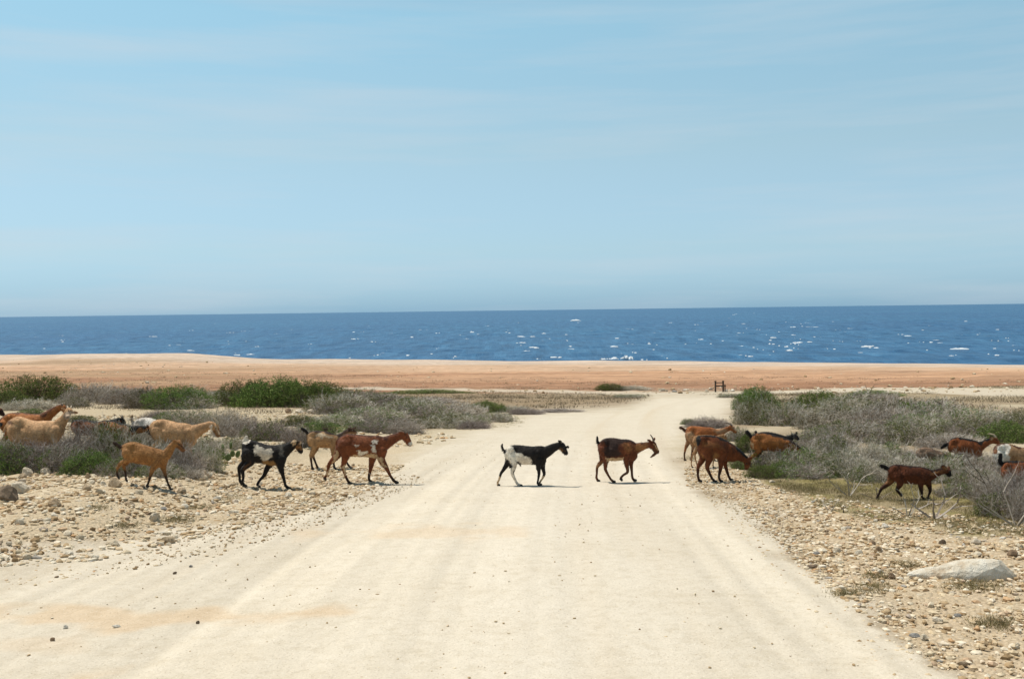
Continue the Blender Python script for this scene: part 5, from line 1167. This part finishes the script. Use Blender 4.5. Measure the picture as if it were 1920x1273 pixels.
G.append(dict(c='A', Y=17.7, label='brown goat with a black back, just right of the pale goat facing the camera', col=(.30, .11, .04), vox=.01,
  trunk=[(1000, 470, 560), (1045, 432, 600), (1130, 420, 640), (1250, 435, 650), (1370, 448, 652), (1450, 460, 640), (1490, 490, 600)],
  neck=[(1440, 530, 85), (1560, 480, 55), (1640, 450, 44)], head=((1685, 425), (1765, 475), 42), ears=[(1690, 420, 1655, 395, -.04), (1710, 410, 1740, 385, .07)], horns=[[(1715, 400, -.02), (1700, 375, -.02), (1675, 360, -.03)], [(1725, 400, .02), (1725, 375, .02), (1705, 355, .03)]],
  auto=(1070, 1420, 640), tail=[(1010, 480, 14), (1000, 520, 14)], spine=BLK, facec=BLK, patch=[(BLK, [(1360, 430), (1640, 400), (1780, 380), (1780, 440), (1640, 450), (1480, 480)], 'b')]))
G.append(dict(c='A', Y=16.5, label='pale tan goat with its face turned to the camera at far left', col=PAL, vox=.0085, face=.11,
  trunk=[(100, 480, 620), (150, 420, 720), (250, 378, 770), (360, 402, 790), (480, 440, 795), (600, 440, 795), (720, 442, 790), (810, 460, 750), (865, 510, 680)],
  neck=[(790, 560, 125), (850, 480, 84), (910, 405, 60), (945, 340, 50)], head=((968, 285), (955, 395), 54), ears=[(1010, 320, 1106, 326, -.06), (925, 290, 858, 262, .03)],
  auto=(210, 780, 740), tail=[(130, 450, 18), (85, 520, 18), (45, 590, 10)], facec=(.62, .48, .36), horns=[[(955, 262, 0), (945, 240, .03), (940, 225, .06)], [(990, 262, 0), (1000, 240, .03), (1004, 225, .06)]], hornp=1,
  patch=[((.12, .06, .035), [(130, 430), (165, 440), (165, 500), (130, 500)], 'b'), ((.25, .15, .08), [(1020, 310), (1100, 318), (1100, 335), (1030, 332)], 'b')]))
G.append(dict(c='A', Y=17.5, label='orange brown goat whose head is hidden behind the pale goat facing the camera', col=ORG, vox=.01,
  trunk=[(0, 420, 540), (50, 375, 600), (130, 332, 625), (300, 325, 640), (450, 342, 645), (560, 350, 640), (640, 375, 590)],
  neck=[(590, 440, 95), (690, 355, 68), (790, 285, 52), (840, 255, 44)], head=((868, 232), (930, 340), 44), ears=[(868, 240, 905, 262, -.06)], horns=[[(880, 225, -.02), (850, 195, -.02), (800, 185, -.03)]],
  auto=(80, 560, 630), tail=[(10, 440, 20), (5, 490, 16)], tailc=BLK, spine=(.16, .06, .025)))
G.append(dict(c='A', Y=17.9, label='dark brown goat of which only the head shows at the left edge', col=(.16, .06, .025), vox=.01,
  trunk=[(-700, 420, 520), (-660, 370, 580), (-580, 330, 620), (-420, 330, 630), (-280, 340, 630), (-180, 350, 600)],
  neck=[(-220, 430, 90), (-140, 360, 64), (-70, 305, 50)], head=((-30, 285), (60, 365), 46), ears=[(-30, 285, -60, 260, -.05)], auto=(-630, -240, 610), facec=(.05, .025, .015)))
G.append(dict(c='F', Y=18.9, label='orange goat with long swept back horns walking behind the grazing dark goat', col=(.42, .155, .050), vox=.009,
  trunk=[(185, 175, 255), (205, 150, 310), (260, 132, 332), (340, 135, 332), (420, 145, 325), (510, 150, 325), (580, 170, 315), (635, 195, 280)],
  neck=[(590, 245, 66), (670, 205, 42), (730, 175, 33)], head=((775, 145), (862, 218), 32), ears=[(772, 148, 742, 150, -.05), (785, 145, 765, 125, .07)], horns=[[(790, 125, -.02), (760, 102, -.03), (705, 92, -.04)], [(796, 122, .02), (770, 98, .03), (715, 86, .04)]],
  legs=[('h', -1, [(235, 250, 58), (262, 330, 36), (285, 400, 24), (272, 450, 17), (262, 520, 12), (250, 580, 14)]), ('h', 1, [(225, 250, 50), (220, 340, 32), (182, 430, 18), (165, 510, 12), (170, 580, 14)]), ('f', -1, [(560, 260, 50), (550, 340, 30), (555, 430, 18), (550, 520, 12), (560, 575, 14)]), ('f', 1, [(590, 260, 45), (600, 340, 28), (620, 430, 18), (630, 520, 12), (650, 575, 14)])],
  tail=[(190, 205, 18), (160, 178, 18), (115, 150, 18)], tailc=(.10, .04, .02), facec=(.30, .13, .05), blaze=(.65, .5, .32), low=(.38, .22, .12), legc=(.12, .06, .03), legh=.22,
  patch=[((.50, .33, .20), [(195, 230), (250, 200), (290, 240), (280, 330), (200, 320)], 'n'), ((.42, .26, .15), [(560, 190), (700, 165), (760, 160), (740, 210), (640, 240)], 'b')]))
G.append(dict(c='F', Y=17.6, label='small tan goat mostly hidden between the grazing dark goat and the orange horned goat', col=(.44, .26, .13), vox=.01,
  trunk=[(285, 290, 370), (310, 262, 410), (400, 250, 420), (500, 252, 420), (580, 262, 410), (620, 285, 380)],
  neck=[(590, 320, 52), (640, 285, 36), (670, 270, 30)], head=((690, 260), (735, 310), 26), ears=[(690, 258, 672, 245, -.04)], auto=(320, 580, 410, 1), tail=[(290, 285, 12), (270, 270, 10)]))
G.append(dict(c='F', Y=15.3, yaw=.25, label='dark reddish brown goat grazing with its head down at the right edge of the road', col=(.165, .052, .018),
  trunk=[(335, 290, 370), (352, 268, 430), (390, 258, 490), (450, 253, 545), (520, 257, 565), (600, 270, 572), (680, 298, 592), (760, 340, 605), (830, 385, 605), (880, 440, 590)],
  neck=[(820, 490, 98), (900, 525, 68), (955, 560, 52), (985, 580, 46)], head=((1012, 588), (990, 715), 46), ears=[(1020, 565, 1082, 545, -.05), (1010, 570, 960, 545, .06)], horns=[[(1022, 562, -.02), (1040, 525, -.02), (1062, 488, -.02)], [(1015, 560, .02), (1030, 522, .03), (1048, 492, .04)]],
  legs=[('h', -1, [(470, 420, 92), (500, 550, 58), (480, 630, 36), (470, 690, 27), (508, 780, 18), (540, 840, 17), (570, 872, 20)]), ('h', 1, [(410, 440, 75), (415, 560, 45), (350, 680, 26), (345, 780, 18), (350, 840, 17), (368, 885, 20)]),
        ('f', -1, [(690, 480, 72), (660, 600, 40), (645, 710, 25), (626, 790, 17), (630, 825, 17), (650, 850, 20)]), ('f', 1, [(740, 540, 50), (705, 620, 31), (730, 720, 22), (752, 785, 17), (765, 815, 17), (780, 832, 20)])],
  tail=[(358, 275, 20), (345, 310, 22), (350, 365, 12)], tailc=BLK, spine=BLK, legc=(.05, .02, .01), legh=.2,
  patch=[((.40, .22, .09), [(545, 490), (600, 500), (640, 560), (560, 580)], 'b'), ((.34, .17, .07), [(370, 370), (400, 420), (470, 560), (440, 600), (380, 500)], 'f'), ((.26, .11, .04), [(400, 340), (600, 360), (680, 420), (560, 430), (420, 400)], 'n')]))
G.append(dict(c='F', Y=17.2, label='orange brown goat with long horns grazing in the green brush right of the road', col=(.36, .145, .042), vox=.0085,
  trunk=[(1045, 295, 380), (1075, 250, 440), (1130, 226, 455), (1220, 225, 462), (1320, 245, 470), (1420, 272, 475), (1500, 290, 485), (1560, 312, 482), (1610, 350, 470)],
  neck=[(1560, 390, 80), (1650, 432, 55), (1720, 468, 44), (1760, 488, 38)], head=((1790, 485), (1852, 565), 38), ears=[(1790, 485, 1760, 505, -.06)], horns=[[(1815, 470, -.02), (1780, 425, -.03), (1715, 392, -.03)], [(1822, 468, .02), (1790, 420, .03), (1730, 385, .04)]],
  auto=(1130, 1540, 460), tail=[(1062, 290, 20), (1035, 245, 22), (1000, 210, 26)], tailc=BLK, spine=(.04, .02, .012),
  patch=[(CRM, [(1040, 310), (1065, 320), (1110, 450), (1070, 450)], 'b'), (BLK, [(1790, 440), (1880, 530), (1880, 580), (1840, 570), (1800, 490)], 'b')]))
G.append(dict(c='F', Y=18.1, label='black goat with a pale ear standing behind the orange grazing goat', col=(.022, .020, .020), vox=.01,
  trunk=[(1110, 250, 380), (1150, 225, 400), (1220, 208, 415), (1320, 215, 420), (1420, 238, 425), (1500, 262, 420), (1550, 285, 390)],
  neck=[(1520, 320, 60), (1580, 295, 42), (1605, 275, 34)], head=((1625, 255), (1695, 312), 32), ears=[(1622, 250, 1592, 218, -.05), (1650, 240, 1672, 205, .06)], auto=(1180, 1480, 410), tail=[(1125, 245, 14), (1118, 210, 20)],
  patch=[(WHT, [(1580, 200), (1625, 200), (1630, 240), (1600, 240)], 'n'), ((.30, .28, .27), [(1630, 230), (1645, 225), (1640, 280), (1625, 280)], 'n'), ((.16, .13, .12), [(1640, 255), (1690, 290), (1660, 310), (1630, 290)], 'n')]))
G.append(dict(c='G', Y=12.9, label='small dark brown goat striding in front of the right brush with a black raised tail', col=(.14, .043, .018),
  trunk=[(238, 510, 600), (270, 485, 650), (340, 467, 685), (430, 475, 702), (530, 488, 712), (620, 495, 716), (700, 508, 722), (760, 530, 690), (785, 565, 640)],
  neck=[(740, 605, 72), (820, 578, 48), (890, 552, 41), (920, 543, 38)], head=((958, 528), (1008, 612), 40), ears=[(960, 510, 890, 474, -.05), (970, 515, 1005, 495, .06)],
  legs=[('h', 1, [(300, 590, 62), (260, 680, 40), (200, 730, 28), (150, 765, 22), (118, 830, 15), (92, 880, 17)]), ('h', -1, [(350, 600, 70), (385, 700, 42), (345, 780, 21), (370, 815, 15), (385, 838, 17)], 'up'),
        ('f', -1, [(650, 640, 60), (638, 740, 31), (650, 820, 19), (652, 880, 14), (675, 925, 17)]), ('f', 1, [(710, 650, 58), (745, 740, 31), (755, 810, 20), (735, 880, 14), (722, 928, 17)])],
  tail=[(250, 530, 24), (195, 500, 24), (148, 480, 20)], tailc=BLK, spine=(.03, .012, .008), facec=BLK, legc=(.03, .014, .01), legh=.17,
  patch=[((.40, .20, .08), [(760, 565), (900, 520), (950, 500), (940, 530), (800, 590)], 'n'), ((.26, .12, .045), [(240, 620), (330, 640), (220, 740), (180, 730)], 'f'), ((.45, .30, .16), [(880, 460), (960, 480), (1000, 492), (960, 505)], 'b')]))
G.append(dict(c='G', Y=16.0, label='reddish brown goat with pale horns moving through the right thicket', col=(.27, .085, .026), vox=.009,
  trunk=[(980, 210, 280), (1015, 155, 330), (1090, 130, 355), (1180, 143, 372), (1270, 158, 385), (1350, 182, 390), (1400, 215, 350)],
  neck=[(1340, 265, 70), (1430, 212, 45), (1500, 175, 37)], head=((1540, 155), (1615, 208), 36), ears=[(1540, 150, 1502, 115, -.06)], horns=[[(1560, 130, -.02), (1530, 98, -.03), (1472, 86, -.03)], [(1570, 130, .02), (1545, 95, .03), (1490, 82, .04)]], hornp=1,
  auto=(1060, 1330, 365), tail=[(985, 205, 18), (940, 228, 24), (898, 260, 15)], tailc=BLK, spine=BLK, patch=[(CRM, [(1495, 105), (1525, 120), (1550, 150), (1520, 150)], 'n')]))
G.append(dict(c='G', Y=15.2, label='low greyish tan goat whose back just shows above the brush of the right thicket', col=(.36, .25, .18), vox=.009,
  trunk=[(585, 305, 350), (630, 268, 380), (700, 253, 395), (790, 278, 405), (880, 312, 415), (950, 338, 415)],
  neck=[(930, 375, 42), (985, 358, 30), (1010, 350, 24)], head=((1025, 338), (1078, 372), 24), ears=[(1025, 335, 1060, 352, -.06)], auto=(640, 900, 400, 1), patch=[(WHT, [(1000, 325), (1065, 325), (1075, 365), (1020, 360)], 'b')]))
G.append(dict(c='G', Y=15.0, label='goat with white hindquarters and tan body cut by the right edge', col=(.42, .27, .15), vox=.009,
  trunk=[(1545, 270, 390), (1570, 230, 440), (1640, 203, 470), (1740, 212, 480), (1850, 248, 492), (1960, 268, 492), (2050, 290, 480)],
  neck=[(2010, 370, 90), (2100, 310, 60), (2160, 270, 48)], head=((2200, 240), (2280, 330), 46), ears=[(2200, 240, 2160, 240, -.05)], auto=(1600, 1980, 470), tail=[(1555, 275, 20), (1562, 300, 16)], tailc=(.20, .08, .03),
  patch=[((.80, .78, .72), [(1500, 150), (1760, 150), (1750, 400), (1690, 480), (1700, 650), (1480, 650), (1500, 300)], 'b'), ((.22, .09, .04), [(1548, 250), (1585, 250), (1585, 330), (1550, 320)], 'n')], spine=(.12, .05, .025)))
G.append(dict(c='G', Y=13.4, label='reddish brown goat with a black upright tail, lowest at the right edge', col=(.24, .075, .025), vox=.009,
  trunk=[(1640, 480, 620), (1675, 435, 690), (1760, 420, 730), (1900, 428, 745), (2020, 448, 750), (2110, 480, 720)],
  neck=[(2080, 580, 95), (2170, 500, 62), (2220, 460, 50)], head=((2260, 430), (2340, 530), 48), auto=(1720, 2040, 715), tail=[(1660, 480, 24), (1625, 430, 26), (1632, 345, 24)], tailc=BLK, spine=BLK, legc=(.05, .02, .01), legh=.2, ears=[(2260, 430, 2220, 440, -.05)]))
for sp in G: goat(sp)
